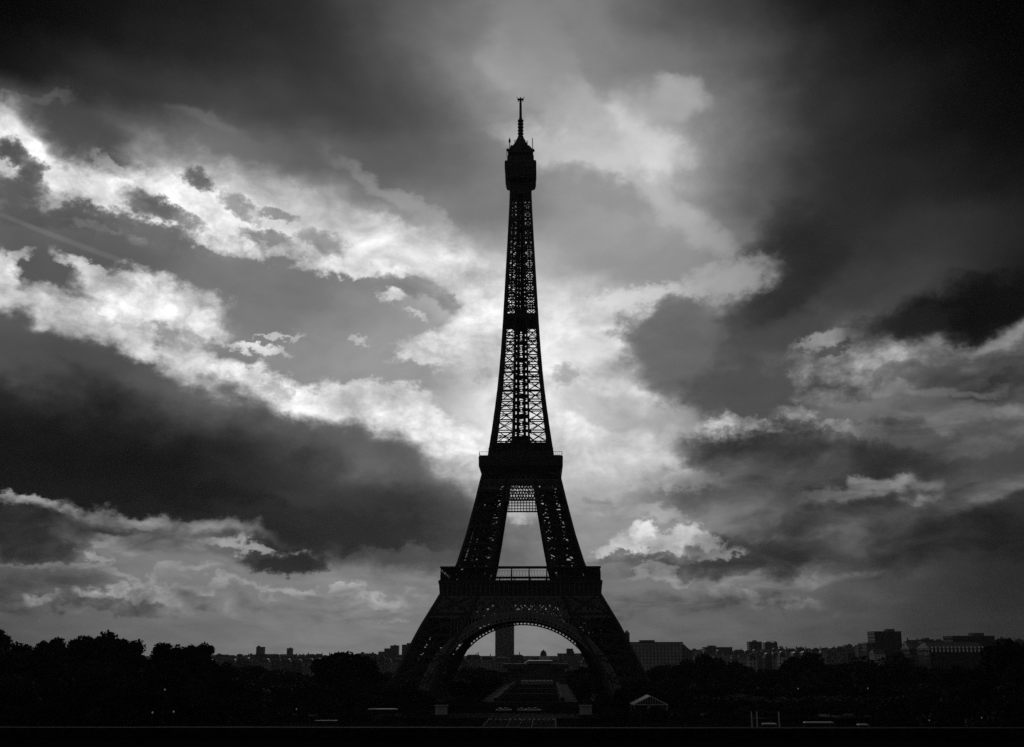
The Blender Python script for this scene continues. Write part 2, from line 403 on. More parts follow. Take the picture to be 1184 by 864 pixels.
# ------------------------------------------------------------------ builders
class MB:
    """collects geometry and links it as ONE mesh object"""
    def __init__(s): s.v = []; s.f = []
    def quad(s, a, b, c, d):
        n = len(s.v); s.v += [tuple(a), tuple(b), tuple(c), tuple(d)]; s.f.append((n, n+1, n+2, n+3))
    def tri(s, a, b, c):
        n = len(s.v); s.v += [tuple(a), tuple(b), tuple(c)]; s.f.append((n, n+1, n+2))
    def loft(s, rings, cap=True, close=True):
        base = len(s.v); k = len(rings[0])
        for r in rings: s.v += [tuple(p) for p in r]
        for i in range(len(rings)-1):
            for j in range(k if close else k-1):
                a = base+i*k+j; b = base+i*k+(j+1) % k
                s.f.append((a, b, b+k, a+k))
        if cap:
            s.f.append(tuple(base+j for j in range(k))[::-1])
            s.f.append(tuple(base+(len(rings)-1)*k+j for j in range(k)))
    def box(s, x0, x1, y0, y1, z0, z1):
        s.loft([[(x0, y0, z), (x1, y0, z), (x1, y1, z), (x0, y1, z)] for z in (z0, z1)])
    def beam(s, p, q, w, d=None):
        """square bar from p to q"""
        p = Vector(p); q = Vector(q); t = q-p
        if t.length < 1e-6: return
        t.normalize(); d = d or w
        u = t.cross(Vector((0, 0, 1)))
        if u.length < 1e-3: u = Vector((1, 0, 0))
        u.normalize(); v = u.cross(t)
        o = [u*(-w/2)+v*(-d/2), u*(w/2)+v*(-d/2), u*(w/2)+v*(d/2), u*(-w/2)+v*(d/2)]
        s.loft([[p+k for k in o], [q+k for k in o]])
    def tube(s, p, q, r0, r1=None, n=8):
        p = Vector(p); q = Vector(q); t = (q-p).normalized(); r1 = r0 if r1 is None else r1
        u = t.orthogonal().normalized(); v = t.cross(u)
        c = [(math.cos(2*math.pi*i/n), math.sin(2*math.pi*i/n)) for i in range(n)]
        s.loft([[p+u*(a*r0)+v*(b*r0) for a, b in c], [q+u*(a*r1)+v*(b*r1) for a, b in c]])
    def lathe(s, prof, n=12, cx=0, cy=0):
        s.loft([[(cx+r*math.cos(2*math.pi*i/n), cy+r*math.sin(2*math.pi*i/n), z) for i in range(n)] for r, z in prof])
    def square(s, prof, cut=0.0):
        """loft of square rings (half, z), corners cut by a share of the half"""
        rings = []
        for h, z in prof:
            c = h*cut
            if cut: rings.append([(-h+c, -h, z), (h-c, -h, z), (h, -h+c, z), (h, h-c, z), (h-c, h, z), (-h+c, h, z), (-h, h-c, z), (-h, -h+c, z)])
            else: rings.append([(-h, -h, z), (h, -h, z), (h, h, z), (-h, h, z)])
        s.loft(rings)
    def build(s, name, mat, parent=None, smooth=False):
        me = bpy.data.meshes.new(name)
        me.from_pydata(s.v, [], s.f)
        me.validate()
        bm = bmesh.new(); bm.from_mesh(me)
        bmesh.ops.recalc_face_normals(bm, faces=bm.faces); bm.to_mesh(me); bm.free()
        me.materials.append(mat)
        if smooth: me.polygons.foreach_set('use_smooth', [True]*len(me.polygons))
        o = bpy.data.objects.new(name, me); C.objects.link(o)
        if parent is not None: o.parent = parent
        return o
def tag(o, label=None, cat=None, group=None, kind=None):
    if label: o['label'] = label
    if cat: o['category'] = cat
    if group: o['group'] = group
    if kind: o['kind'] = kind
    return o
def empty(name, loc=(0, 0, 0), rz=0.0):
    o = bpy.data.objects.new(name, None); C.objects.link(o)
    o.location = loc; o.rotation_euler = (0, 0, rz); o.empty_display_size = 0.5
    return o
KIDS = {}
def copy_tree(o, parent=None):
    c = o.copy(); C.objects.link(c)
    if parent is not None: c.parent = parent
    for ch in [x for x in o.children]: copy_tree(ch, c)
    return c

# ------------------------------------------------------------------ materials (the photograph is black and white)
def material(name, value, rough=0.8, vary=0.3, scale=0.4, metal=0.0, spec=0.5):
    m = bpy.data.materials.new(name); m.use_nodes = True
    t = m.node_tree; b = t.nodes['Principled BSDF']
    b.inputs['Roughness'].default_value = rough; b.inputs['Metallic'].default_value = metal
    b.inputs['Specular IOR Level'].default_value = spec
    co = t.nodes.new('ShaderNodeTexCoord')
    n = t.nodes.new('ShaderNodeTexNoise'); n.inputs['Scale'].default_value = scale; n.inputs['Detail'].default_value = 6
    t.links.new(co.outputs['Object'], n.inputs['Vector'])
    r = t.nodes.new('ShaderNodeMapRange')
    r.inputs['From Min'].default_value = 0.3; r.inputs['From Max'].default_value = 0.7
    r.inputs['To Min'].default_value = value*(1-vary); r.inputs['To Max'].default_value = value*(1+vary)
    t.links.new(n.outputs['Fac'], r.inputs['Value']); t.links.new(r.outputs['Result'], b.inputs['Base Color'])
    return m

# ------------------------------------------------------------------ where a point of the photograph lies
def at(px, D, py=None):
    """point D metres ahead in the column px; height of row py, else on the ground"""
    d = ray(px, 755 if py is None else py)
    t = D/d.y
    return Vector((d.x*t, D, 0.0 if py is None else EYE+d.z*t))
def scale_at(D): return F_PX/(D*math.cos(PITCH))     # pixels per metre near the horizon

# ------------------------------------------------------------------ ground, road, park
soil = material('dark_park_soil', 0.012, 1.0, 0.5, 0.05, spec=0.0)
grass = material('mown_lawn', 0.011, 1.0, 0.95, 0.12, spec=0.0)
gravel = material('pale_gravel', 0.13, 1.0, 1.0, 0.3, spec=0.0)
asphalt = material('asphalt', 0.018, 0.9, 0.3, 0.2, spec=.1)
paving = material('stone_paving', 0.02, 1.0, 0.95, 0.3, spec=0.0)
paint = material('road_paint', 0.3, 0.7, 0.35, 0.8)
pale_stone = material('pale_stone', .45, .9, .25, .8)
stone = material('dark_stone', 0.022, 0.9, 0.3, 0.8)
def structure(mb, name, mat): return tag(mb.build(name, mat), kind='structure')
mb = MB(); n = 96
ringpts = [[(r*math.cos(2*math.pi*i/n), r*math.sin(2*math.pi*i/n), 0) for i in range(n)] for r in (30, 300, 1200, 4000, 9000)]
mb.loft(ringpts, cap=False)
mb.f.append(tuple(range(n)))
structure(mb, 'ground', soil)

AX = math.radians(1.42); A0 = Vector((2.5, 500, 0))
ad = Vector((math.sin(AX), math.cos(AX), 0)); an = Vector((math.cos(AX), -math.sin(AX), 0))
def av(u, s, z=0.0): return A0+an*u+ad*s+Vector((0, 0, z))     # u across, s along the park axis
def strip(mb, u0, u1, s0, s1, z, n=1):
    for i in range(n):
        a, b = s0+(s1-s0)*i/n, s0+(s1-s0)*(i+1)/n
        mb.quad(av(u0, a, z), av(u1, a, z), av(u1, b, z), av(u0, b, z))
# forecourt and quay road in front of the tower
mb = MB(); strip(mb, -150, 150, -78, -44, .004); structure(mb, 'quay_road', asphalt)
mb = MB(); strip(mb, -26, 26, -44, 62, .008, 4); structure(mb, 'forecourt_paving', paving)
mb = MB(); strip(mb, -13, 13, -330, -78.2, .004, 6); structure(mb, 'bridge_road', asphalt)
for u0, u1 in ((-20, -13), (13, 20)):
    mb = MB()
    a, b = -330, -78.2
    mb.loft([[av(u0, s, .0), av(u1, s, .0), av(u1, s, .13), av(u0, s, .13)] for s in (a, b)]); structure(mb, 'pavement', paving)
mb = MB()
for u in (-12.4, -4.2, 4.2, 12.4): strip(mb, u-.12, u+.12, -330, -79, .012, 4)
for k in range(30): strip(mb, -.12, .12, -330+k*8.4, -326+k*8.4, .012)
for k in range(40): strip(mb, -148+k*7.5, -144.5+k*7.5, -61.1, -60.9, .012)
for k in range(14): strip(mb, -12+k*1.8, -11.2+k*1.8, -86, -81.5, .014)
structure(mb, 'road_markings', paint)
# the lawns, with their gravel walks
mb = MB()
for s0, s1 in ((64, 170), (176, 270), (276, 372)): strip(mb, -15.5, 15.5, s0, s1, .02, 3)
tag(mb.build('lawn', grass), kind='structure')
mb = MB(); strip(mb, -24.5, -15.6, 60, 385, .012, 6); structure(mb, 'gravel_walk', gravel)
mb = MB(); strip(mb, 15.6, 25, 60, 385, .012, 6); structure(mb, 'gravel_walk', gravel)
mb = MB()
for s in (62, 173, 273, 378): strip(mb, -15.5, 15.5, s-2.6 if s > 100 else s-1.8, s+2.6 if s > 100 else s+1.8, .016)
structure(mb, 'cross_path', gravel)
# terrace the photograph is taken from
mb = MB(); mb.box(-160, 160, -60, 12.6, .0, 22.3); structure(mb, 'terrace', paving)
zc = at(592, 12.0, 842).z
coping_m = material('worn_coping', .018, .9, .9, 14.0, spec=.1)
par = tag(empty('stone_parapet', (0, 12.2, 22.3)), 'long low stone parapet along the terrace edge at the bottom of the view', 'parapet')
mb = MB(); mb.box(-150, 150, -.16, .04, 0, zc-22.3-.102); mb.build('wall', stone, par)
mb = MB()
for i in range(150): mb.box(-150+i*2, -148+i*2, -.2, -.02, zc-22.3-.1, zc-22.3+random.uniform(-.003, .003))
mb.build('coping', coping_m, par)

# ------------------------------------------------------------------ the tower
TX, TY = 0.5, 530.0
def lerp(tab, h):
    if h <= tab[0][0]: return tab[0][1]
    for (a, x), (b, y) in zip(tab, tab[1:]):
        if h <= b: return x+(y-x)*(h-a)/(b-a)
    return tab[-1][1]
W_OUT = [(0, 61.0), (18.5, 51.7), (35, 44.0), (48.5, 36.6), (62, 29.8), (78, 25.2), (95, 21.2), (108.5, 18.3), (117.8, 15.4), (130, 13.7),
         (148, 11.5), (166, 9.85), (185, 8.7), (202, 7.9), (218, 7.15), (232, 6.5), (255, 5.5), (276, 5.0)]
W_IN = [(0, 40.0), (10, 38.2), (18.5, 35.0), (27, 30.0), (35, 25.3), (48.5, 19.6), (62, 14.4), (78, 11.4), (95, 8.6), (108.5, 6.4), (117.8, 4.6), (130, 3.9),
        (166, 3.3), (202, 2.7), (232, 2.1), (255, 1.8), (276, 1.7)]
wo = lambda h: lerp(W_OUT, h)
wi = lambda h: lerp(W_IN, h)
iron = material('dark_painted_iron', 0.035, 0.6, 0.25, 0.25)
iron_light = material('front_lit_iron', 0.17, 0.55, 0.25, 0.4)  # same iron, paler: light on the front members put into the colour
masonry = material('pale_masonry', 0.06, 0.9, 0.3, 0.3)
glass_dark = material('dark_glazing', 0.02, 0.15, 0.2, 0.5)

tower = empty('iron_tower', (TX, TY, 0), math.radians(-1.0))
tag(tower, 'very tall dark wrought iron lattice tower on four arched legs', 'tower')

def face(mb, ca, cb, hs, chord, brace, horiz, sub=1, xs=True, inset=0.0):
    """lattice between two chords ca(h), cb(h) over the heights hs"""
    for h0, h1 in zip(hs, hs[1:]):
        a0, b0, a1, b1 = (Vector(f(h)) for h in (h0, h1) for f in (ca, cb))
        if horiz: mb.beam(a1, b1, horiz*0.8, horiz)
        if xs:
            for i in range(sub):
                p0, q0 = a0.lerp(b0, i/sub), a0.lerp(b0, (i+1)/sub)
                p1, q1 = a1.lerp(b1, i/sub), a1.lerp(b1, (i+1)/sub)
                mb.beam(p0, q1, brace); mb.beam(q0, p1, brace)
                if i and brace > .45: mb.beam(p0, p1, brace*.7)
def chords(mb, fs, hs, w):
    for f in fs:
        for h0, h1 in zip(hs, hs[1:]): mb.beam(f(h0), Vector(f(h1)) + (Vector(f(h1))-Vector(f(h0))).normalized()*w*.1, w)
def four(o):
    """the other three of a part that stands on all four sides"""
    for k in (1, 2, 3):
        c = o.copy(); C.objects.link(c); c.parent = o.parent; c.rotation_euler = (0, 0, k*math.pi/2)
        for ch in o.children:
            d = ch.copy(); C.objects.link(d); d.parent = c
oo = lambda h: (-wo(h), -wo(h), h)
io = lambda h: (-wi(h), -wo(h), h)
oi = lambda h: (-wo(h), -wi(h), h)
ii = lambda h: (-wi(h), -wi(h), h)
def steps(a, b, n): return [a+(b-a)*i/n for i in range(n+1)]

# -- piers from the ground to the first platform
mb = MB()
hs = steps(4.0, 50.0, 5)
chords(mb, (oo, io, oi, ii), steps(3.4, 50, 10), 1.7)
for (a, b) in ((oo, io), (oo, oi), (io, ii), (oi, ii)):
    face(mb, a, b, hs, 0, 1.15, 1.5)
    fine = steps(4.0, 50.0, 10)
    face(mb, a, b, fine, 0, 0.38, 0.6, 2)
    mid = lambda h, a=a, b=b: Vector(a(h)).lerp(Vector(b(h)), .5)
    for h0, h1 in zip(fine, fine[1:]): mb.beam(mid(h0), mid(h1), .7)
# lift track, stairs and machinery inside the pier
cen = lambda h: (-(wo(h)+wi(h))/2, -(wo(h)+wi(h))/2, h)
for dx_, dy_ in ((-2, 0), (2, 0), (0, -2), (0, 2)):
    for h0, h1 in zip(fine, fine[1:]):
        p, q = Vector(cen(h0)), Vector(cen(h1)); k = Vector((dx_, dy_, 0))
        mb.beam(p+k, q+k, 1.0)
for i, h in enumerate(steps(6, 46, 16)):
    p = Vector(cen(h)); s = (wo(h)-wi(h))*.30
    mb.box(p.x-s, p.x+s, p.y-s*.35, p.y+s*.35, h-.12, h+.12) if i % 2 else mb.box(p.x-s*.35, p.x+s*.35, p.y-s, p.y+s, h-.12, h+.12)
pier = mb.build('pier', iron, tower)
for f in (oo, io, oi, ii):
    x, y, _ = f(1.5); mb = MB()
    mb.loft([[(x-a, y-a, z), (x+a, y-a, z), (x+a, y+a, z), (x-a, y+a, z)] for a, z in ((4.2, 0), (4.0, .9), (3.4, .95), (2.7, 3.0), (2.0, 4.6))])
    mb.build('masonry_footing', masonry, pier)
four(pier)

# -- arches and the girders of the four sides under the first platform
def P(x, h, off=0.0): return Vector((x, -wo(h)-off, h))
mb = MB()
R0, HC = 41.0, -3.0
def arc(a, r): return (r*math.sin(a), HC+r*math.cos(a))
n = 64; amax = math.radians(84)
def ap(a, r, off): 
    x, h = arc(a, r); return P(x, max(h, 2.0), off)
for i in range(n):
    a0 = -amax+2*amax*i/n; a1 = -amax+2*amax*(i+1)/n
    for r, t, d0, d1 in ((R0, .5, .6, -3.6), (R0+1.35, .95, .3, .1), (R0+3.4, .7, .5, -1.6)):
        ring = []
        for a in (a0, a1):
            ring.append([ap(a, r, d0), ap(a, r, d1), ap(a, r+t, d1), ap(a, r+t, d0)])
        mb.loft(ring)
    am = (a0+a1)/2
    mb.beam(ap(a0, R0+.3, .2), ap(a0, R0+3.6, .2), .75)
    mb.beam(ap(am, R0+2.2, .2), ap(am, R0+3.6, .2), .55)
    mb.beam(ap(a0, R0+2.2, .1), ap(a1, R0+3.6, .1), .4); mb.beam(ap(a1, R0+2.2, .1), ap(a0, R0+3.6, .1), .4)
    # backing lattice of the ring, on its inner face
    mb.beam(ap(am, R0+1.3, -3.2), ap(am, R0+3.6, -3.0), 1.2); mb.beam(ap(a0, R0+2.4, -3.1), ap(a1, R0+2.4, -3.1), .9)
# round-headed openings between arch and girder
for i in range(-22, 23):
    x = i*1.55
    if abs(x) > 32: continue
    hh = HC+math.sqrt(max((R0+3.9)**2-x*x, 0))
    if hh < 39.3:
        mb.beam(P(x, hh), P(x, 39.4), .42)
        if hh < 37.4:
            for s in (-1, 1):
                mb.beam(P(x, 38.4), P(x+s*.75, 39.4), .3)
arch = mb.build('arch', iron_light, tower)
mb = MB()
for h, t in ((39.6, .8), (42.4, .7), (45.4, .3), (48.6, .9)):
    mb.beam(P(-wo(h), h, .15), P(wo(h), h, .15), t*.9, t)
for h0, h1, k, t in ((39.6, 42.4, 48, .5), (42.4, 48.6, 15, .62), (42.4, 48.6, 30, .28)):
    for i in range(k):
        x0, x1 = -1+2*i/k, -1+2*(i+1)/k
        a0, b0, a1, b1 = P(x0*wo(h0), h0), P(x1*wo(h0), h0), P(x0*wo(h1), h1), P(x1*wo(h1), h1)
        mb.beam(a0, b1, t); mb.beam(b0, a1, t); mb.beam(a0, a1, t*.8)
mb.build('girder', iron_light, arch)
four(arch)

# -- first platform
mb = MB()
def ringbox(mb, ho, hi_, z0, z1):
    for k in range(4):
        c, s = round(math.cos(k*math.pi/2)), round(math.sin(k*math.pi/2))
        pts = [(-ho, -ho), (ho, -ho), (hi_, -hi_), (-hi_, -hi_)]
        mb.loft([[(x*c-y*s, x*s+y*c, z) for x, y in pts] for z in (z0, z1)])
ringbox(mb, 36.5, 30.0, 49.0, 52.4)
ringbox(mb, 36.9, 30.0, 52.5, 54.6)
ringbox(mb, 37.5, 12.5, 54.7, 56.2)
first = mb.build('first_platform', iron, tower)
mb = MB()                                        # consoles of the frieze
for k in range(4):
    c, s = round(math.cos(k*math.pi/2)), round(math.sin(k*math.pi/2))
    for i in range(34):
        x = -35.4+70.8*i/33
        for (px_, py_, w) in ((x, -36.75, .35),):
            p0 = (px_*c-py_*s, px_*s+py_*c, 49.2); p1 = (px_*c-(py_-.5)*s, px_*s+(py_-.5)*c, 54.6)
            mb.beam(p0, p1, w)
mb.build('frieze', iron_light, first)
mb = MB()
ringbox(mb, 36.9, 31.5, 61.7, 62.5)
for k in range(4):
    c, s = round(math.cos(k*math.pi/2)), round(math.sin(k*math.pi/2))
    rot = lambda x, y, z: (x*c-y*s, x*s+y*c, z)
    for i in range(10):
        x = -36.4+72.8*i/9
        mb.beam(rot(x, -36.4, 56.2), rot(x, -36.4, 61.7), .42)
        if 0 < i < 9: mb.beam(rot(x, -31.8, 56.2), rot(x, -31.8, 61.7), .42)
mb.build('gallery_roof', iron, first)
mb = MB()
for k in range(4):
    c, s = round(math.cos(k*math.pi/2)), round(math.sin(k*math.pi/2))
    rot = lambda x, y, z: (x*c-y*s, x*s+y*c, z)
    for i in range(110):
        x = -36.6+73.2*i/109
        mb.beam(rot(x, -36.7, 56.2), rot(x, -36.7, 60.4 if i % 2 == 0 else 58.6), .16)
    mb.beam(rot(-36.7, -36.7, 57.7), rot(36.7, -36.7, 57.7), .22)
    mb.beam(rot(-36.7, -36.7, 60.4), rot(36.7, -36.7, 60.4), .14)
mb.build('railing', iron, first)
for sx in (-1, 1):                                 # pavilions on the platform, to both sides
    x0, x1 = sorted((sx*17, sx*29))
    for y0, y1 in ((-28, -17), (17, 28)):
        mb = MB(); mb.box(x0, x1, y0, y1, 56.25, 61.2); mb.box(x0-.3, x1+.3, y0-.3, y1+.3, 61.2, 61.5); mb.build('pavilion', glass_dark, first)
    mb = MB(); mb.box(*sorted((sx*22, sx*29)), -15.5, 15.5, 56.25, 61.4); mb.build('pavilion', glass_dark, first)
# -- legs from the first to the second platform
mb = MB()
hs = steps(56.5, 108.5, 6)
chords(mb, (oo, io, oi, ii), steps(56.3, 109, 12), 1.25)
fine = steps(56.5, 108.5, 12)
for (a, b) in ((oo, io), (oo, oi), (io, ii), (oi, ii)):
    face(mb, a, b, hs, 0, .8 if a is oo else .6, 1.1)
    if a is oo: face(mb, a, b, fine, 0, .3, .5, 2 if b is io else 1)
    mid = lambda h, a=a, b=b: Vector(a(h)).lerp(Vector(b(h)), .5)
    for h0, h1 in zip(fine, fine[1:]): mb.beam(mid(h0), mid(h1), .36)
for dx_, dy_ in ((-1.3, 0), (1.3, 0)):
    for h0, h1 in zip(fine, fine[1:]):
        k = Vector((dx_, dy_, 0)); mb.beam(Vector(cen(h0))+k, Vector(cen(h1))+k, .9)
rnd = random.Random(3)
for h in steps(58, 106, 20):
    p = Vector(cen(h)); s = (wo(h)-wi(h))*.32
    mb.box(p.x-s*rnd.uniform(.3, 1), p.x+s*rnd.uniform(.3, 1), p.y-s*.5, p.y+s*.5, h-.1, h+rnd.uniform(.1, .9))
leg = mb.build('leg', iron, tower)
four(leg)

# -- girders between the legs under the second platform
mb = MB()
for h, t in ((95.0, .7), (101.0, .7), (105.2, .6)):
    x = wo(h) if h > 96 else wi(h)+1
    mb.beam(P(-x, h), P(x, h), t*.8, t)
for i in range(28):
    h0, h1 = 101.0, 105.2; x0, x1 = -1+2*i/28, -1+2*(i+1)/28
    a0, b0, a1, b1 = P(x0*wo(h0), h0), P(x1*wo(h0), h0), P(x0*wo(h1), h1), P(x1*wo(h1), h1)
    mb.beam(a0, b1, .34); mb.beam(b0, a1, .34)
for i in range(12):
    x = -8.4+16.8*i/11; mb.beam(P(x, 95), P(x, 101), .38)
for h in (96.4, 97.9, 99.4): mb.beam(P(-9, h), P(9, h), .42)
for i in range(7):
    x0, x1 = -8.4+16.8*i/7, -8.4+16.8*(i+1)/7
    mb.beam(P(x0, 105.2), P(x1, 108.5), .3); mb.beam(P(x1, 105.2), P(x0, 108.5), .3)
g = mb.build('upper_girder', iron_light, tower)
four(g)

# -- second platform
mb = MB()
mb.square([(18.4, 108.0), (18.7, 108.4), (20.0, 111.4), (20.5, 112.0), (20.6, 116.6), (20.2, 117.2)], .06)
second = mb.build('second_platform', iron, tower)
mb = MB()
for k in range(4):
    c, s = round(math.cos(k*math.pi/2)), round(math.sin(k*math.pi/2))
    rot = lambda x, y, z: (x*c-y*s, x*s+y*c, z)
    for i in range(40):
        x = -20+40*i/39; mb.beam(rot(x, -20.2, 117.2), rot(x, -20.2, 118.9), .09)
    mb.beam(rot(-20.2, -20.2, 118.9), rot(20.2, -20.2, 118.9), .16)
mb.build('railing', iron_light, second)
mb = MB()
mb.square([(15.9, 117.25), (16.1, 119.4), (15.4, 119.6)], .08)
mb.square([(13.4, 119.65), (12.9, 124.5)], .1)
for k in range(4):
    c, s = round(math.cos(k*math.pi/2)), round(math.sin(k*math.pi/2))
    rot = lambda x, y, z: (x*c-y*s, x*s+y*c, z)
    for i in range(-5, 6):
        mb.beam(rot(i*2.6, -13.7, 119.6), rot(i*2.45, -13.5, 125.8), .5)
    for sx in (-1, 1):                              # raking struts to the corner legs
        mb.beam(rot(sx*4.2, -13.6, 127.6), rot(sx*12.5, -13.8, 119.8), .7)
        mb.beam(rot(sx*15.7, -15.7, 119.5), rot(sx*15.7, -15.7, 121.6), .5)
mb.square([(4.6, 124.4), (4.4, 128.2)], .1)
mb.build('upper_deck', iron, second)

# -- the tapering upper legs
mb = MB()
hs = [118.0]; 
while hs[-1] < 262: hs.append(hs[-1]+max(4.2, 11.4-(hs[-1]-125)*.052))
hs[-1] = 271.0
for f, w0, w1 in ((oo, 1.35, .8), (io, .85, .5), (oi, .85, .5), (ii, .7, .4)):
    for h0, h1 in zip(hs, hs[1:]):
        w = w0+(w1-w0)*(h0-118)/150; mb.beam(f(h0), f(h1), w)
for fi, (a, b) in enumerate(((oo, io), (oo, oi))):
    for h0, h1 in zip(hs, hs[1:]):
        p = h1-h0; k = .42 if h0 < 190 else .45
        hm = h0+p*.60
        face(mb, a, b, [h0, hm], 0, k, k*1.3)
        mb.beam(a(h1), b(h1), k*1.2, k*1.2)
        face(mb, a, b, [hm, h1], 0, k*.75, 0)
        if rnd.random() < .25: mb.beam(Vector(a(h0)).lerp(Vector(a(hm)), .5), Vector(b(h0)).lerp(Vector(b(hm)), .5), .24)
        if rnd.random() < .4: mb.beam(Vector(a(hm)).lerp(Vector(a(h1)), .5), Vector(b(hm)).lerp(Vector(b(h1)), .5), .5)
        if rnd.random() < .6: mb.beam(Vector(a(h1)).lerp(Vector(a(h0)), .12), Vector(b(h1)).lerp(Vector(b(h0)), .12), .32)
        if h0 > 200: mb.beam(Vector(a(h0)).lerp(Vector(b(h0)), .5), Vector(a(h1)).lerp(Vector(b(h1)), .5), .4)
mb2 = mb
ul = mb.build('upper_leg', iron, tower)
four(ul)
# -- the middle of the shaft: lift guides, stair and cross girders
mb = MB()
for sx in (-1, 1):
    for sy in (-1, 1):
        for h0, h1 in zip(hs, hs[1:]):
            f = lambda h: (sx*max(.95, wi(h)*.45), sy*max(.95, wi(h)*.45), h)
            mb.beam(f(h0), f(h1), 1.0 if h0 < 200 else .8)
    for h0, h1 in zip(hs, hs[1:]):
        p = h1-h0
        for q in (0, .33, .66):
            h = h0+p*q; w = wi(h)
            mb.box(*sorted((sx*.35, sx*w)), -w*.8, w*.8, h-.22, h+.22) if q else mb.box(-w, w, -w, w, h-.3, h+.3)
for k in range(120):                                # zigzag stair
    h = 126+k*1.2
    if h > 268: break
    s = 1 if k % 2 else -1; w = wi(h)*.8
    mb.beam((-s*w, 0.6, h), (s*w, .6, h+1.2), .35, .5)
for h0, h1 in zip(hs, hs[1:]):
    if h0 > 192: mb.beam((.2, 0, h0), (.2, 0, h1), 1.0)
mb.build('lift_shaft', iron, tower)
# -- platform halfway up the shaft
mb = MB()
mb.square([(8.0, 190.4), (8.7, 191.4), (8.75, 192.9), (8.3, 193.2)], .05)
mb.square([(4.4, 193.25), (3.4, 195.6), (2.6, 198.0)], .12)
mb.square([(3.0, 187.0), (4.6, 190.3)], .12)
mb.build('halfway_platform', iron, tower)

# -- top cabin, gallery and mast
mb = MB()
mb.square([(5.25, 262.0), (5.3, 265.5), (5.7, 268.0), (6.6, 269.0), (7.7, 269.9)], .07)
cabin = mb.build('top_cabin', iron, tower)
mb = MB()
mb.square([(7.8, 269.95), (8.15, 274.9), (8.5, 275.6), (8.55, 279.2), (8.3, 280.0), (7.5, 280.2)], .05)
for i in range(-4, 5):
    for k in range(4):
        c, s = round(math.cos(k*math.pi/2)), round(math.sin(k*math.pi/2))
        if abs(i) < 4: mb.beam((i*1.8*c+8.1*s, i*1.8*s-8.1*c, 270.1), (i*1.8*c+8.2*s, i*1.8*s-8.2*c, 275.4), .3)
mb.build('closed_gallery', iron, cabin)
mb = MB()
mb.square([(7.2, 280.25), (7.2, 283.6), (6.0, 284.3), (6.9, 285.4), (6.7, 287.4), (5.0, 290.4)], .12)
mb.lathe([(4.6, 290.45), (4.3, 292.0), (3.3, 293.4), (2.9, 294.2), (2.7, 295.6), (1.9, 297.2)], 12)
for k in range(8):
    a = k*math.pi/4+.2; r = 5.6
    x, y = r*math.cos(a), r*math.sin(a)
    mb.tube((x, y, 289.5), (x*.55, y*.55, 294.2), .42, .25, 6)
mb.build('campanile', iron, cabin)
for (x, y, z0, z1, w) in ((-5.9, -5.9, 288.6, 294.6, .42), (6.5, -5.4, 287, 294.4, .4), (6.0, 5.9, 288, 292.6, .3), (-6.2, 5.2, 288, 292, .3), (-6.8, -2, 285.5, 289.5, .3),
                          (-7.4, -7, 283, 286.6, .25), (3.6, -5.5, 290, 292.8, .5), (-3.0, -5.8, 290, 293.2, .45)):
    mb = MB(); mb.beam((x, y, z0), (x, y, z1), w)
    if w == .42: mb.box(x-.55, x+.55, y-.4, y+.4, 291.8, 293.4)
    mb.build('aerial', iron, cabin)
for k, (x, y, z) in enumerate(((-6.6, -4.2, 287.9), (6.6, -3.2, 288.0), (-4.4, -6.5, 288.6), (1.8, -6.6, 288.3))):
    mb = MB(); mb.tube((x, y, z), (x*1.12, y*1.12, z+.2), .9, .75, 10); mb.build('dish', iron, cabin)
mb = MB()
z = 297.3
while z < 308.5:
    mb.lathe([(.9, z), (1.6, z+.2), (1.6, z+1.0), (.9, z+1.2)], 8); z += 1.95
mb.lathe([(.95, 297.0), (.85, 309.6)], 8)
mb.lathe([(.75, 309.0), (.62, 321.0)], 8)
mast = mb.build('antenna_mast', iron, tower)
mb = MB()
mb.box(-1.75, 1.75, -.35, .35, 320.4, 321.3); mb.box(-.35, .35, -1.7, 1.7, 320.4, 321.3)
for sx in (-1, 1):
    mb.beam((sx*1.6, 0, 321.2), (sx*2.1, 0, 322.4), .25); mb.beam((sx*.9, 0, 320.4), (sx*1.5, 0, 319.4), .3)
mb.build('mast_head', iron, mast)

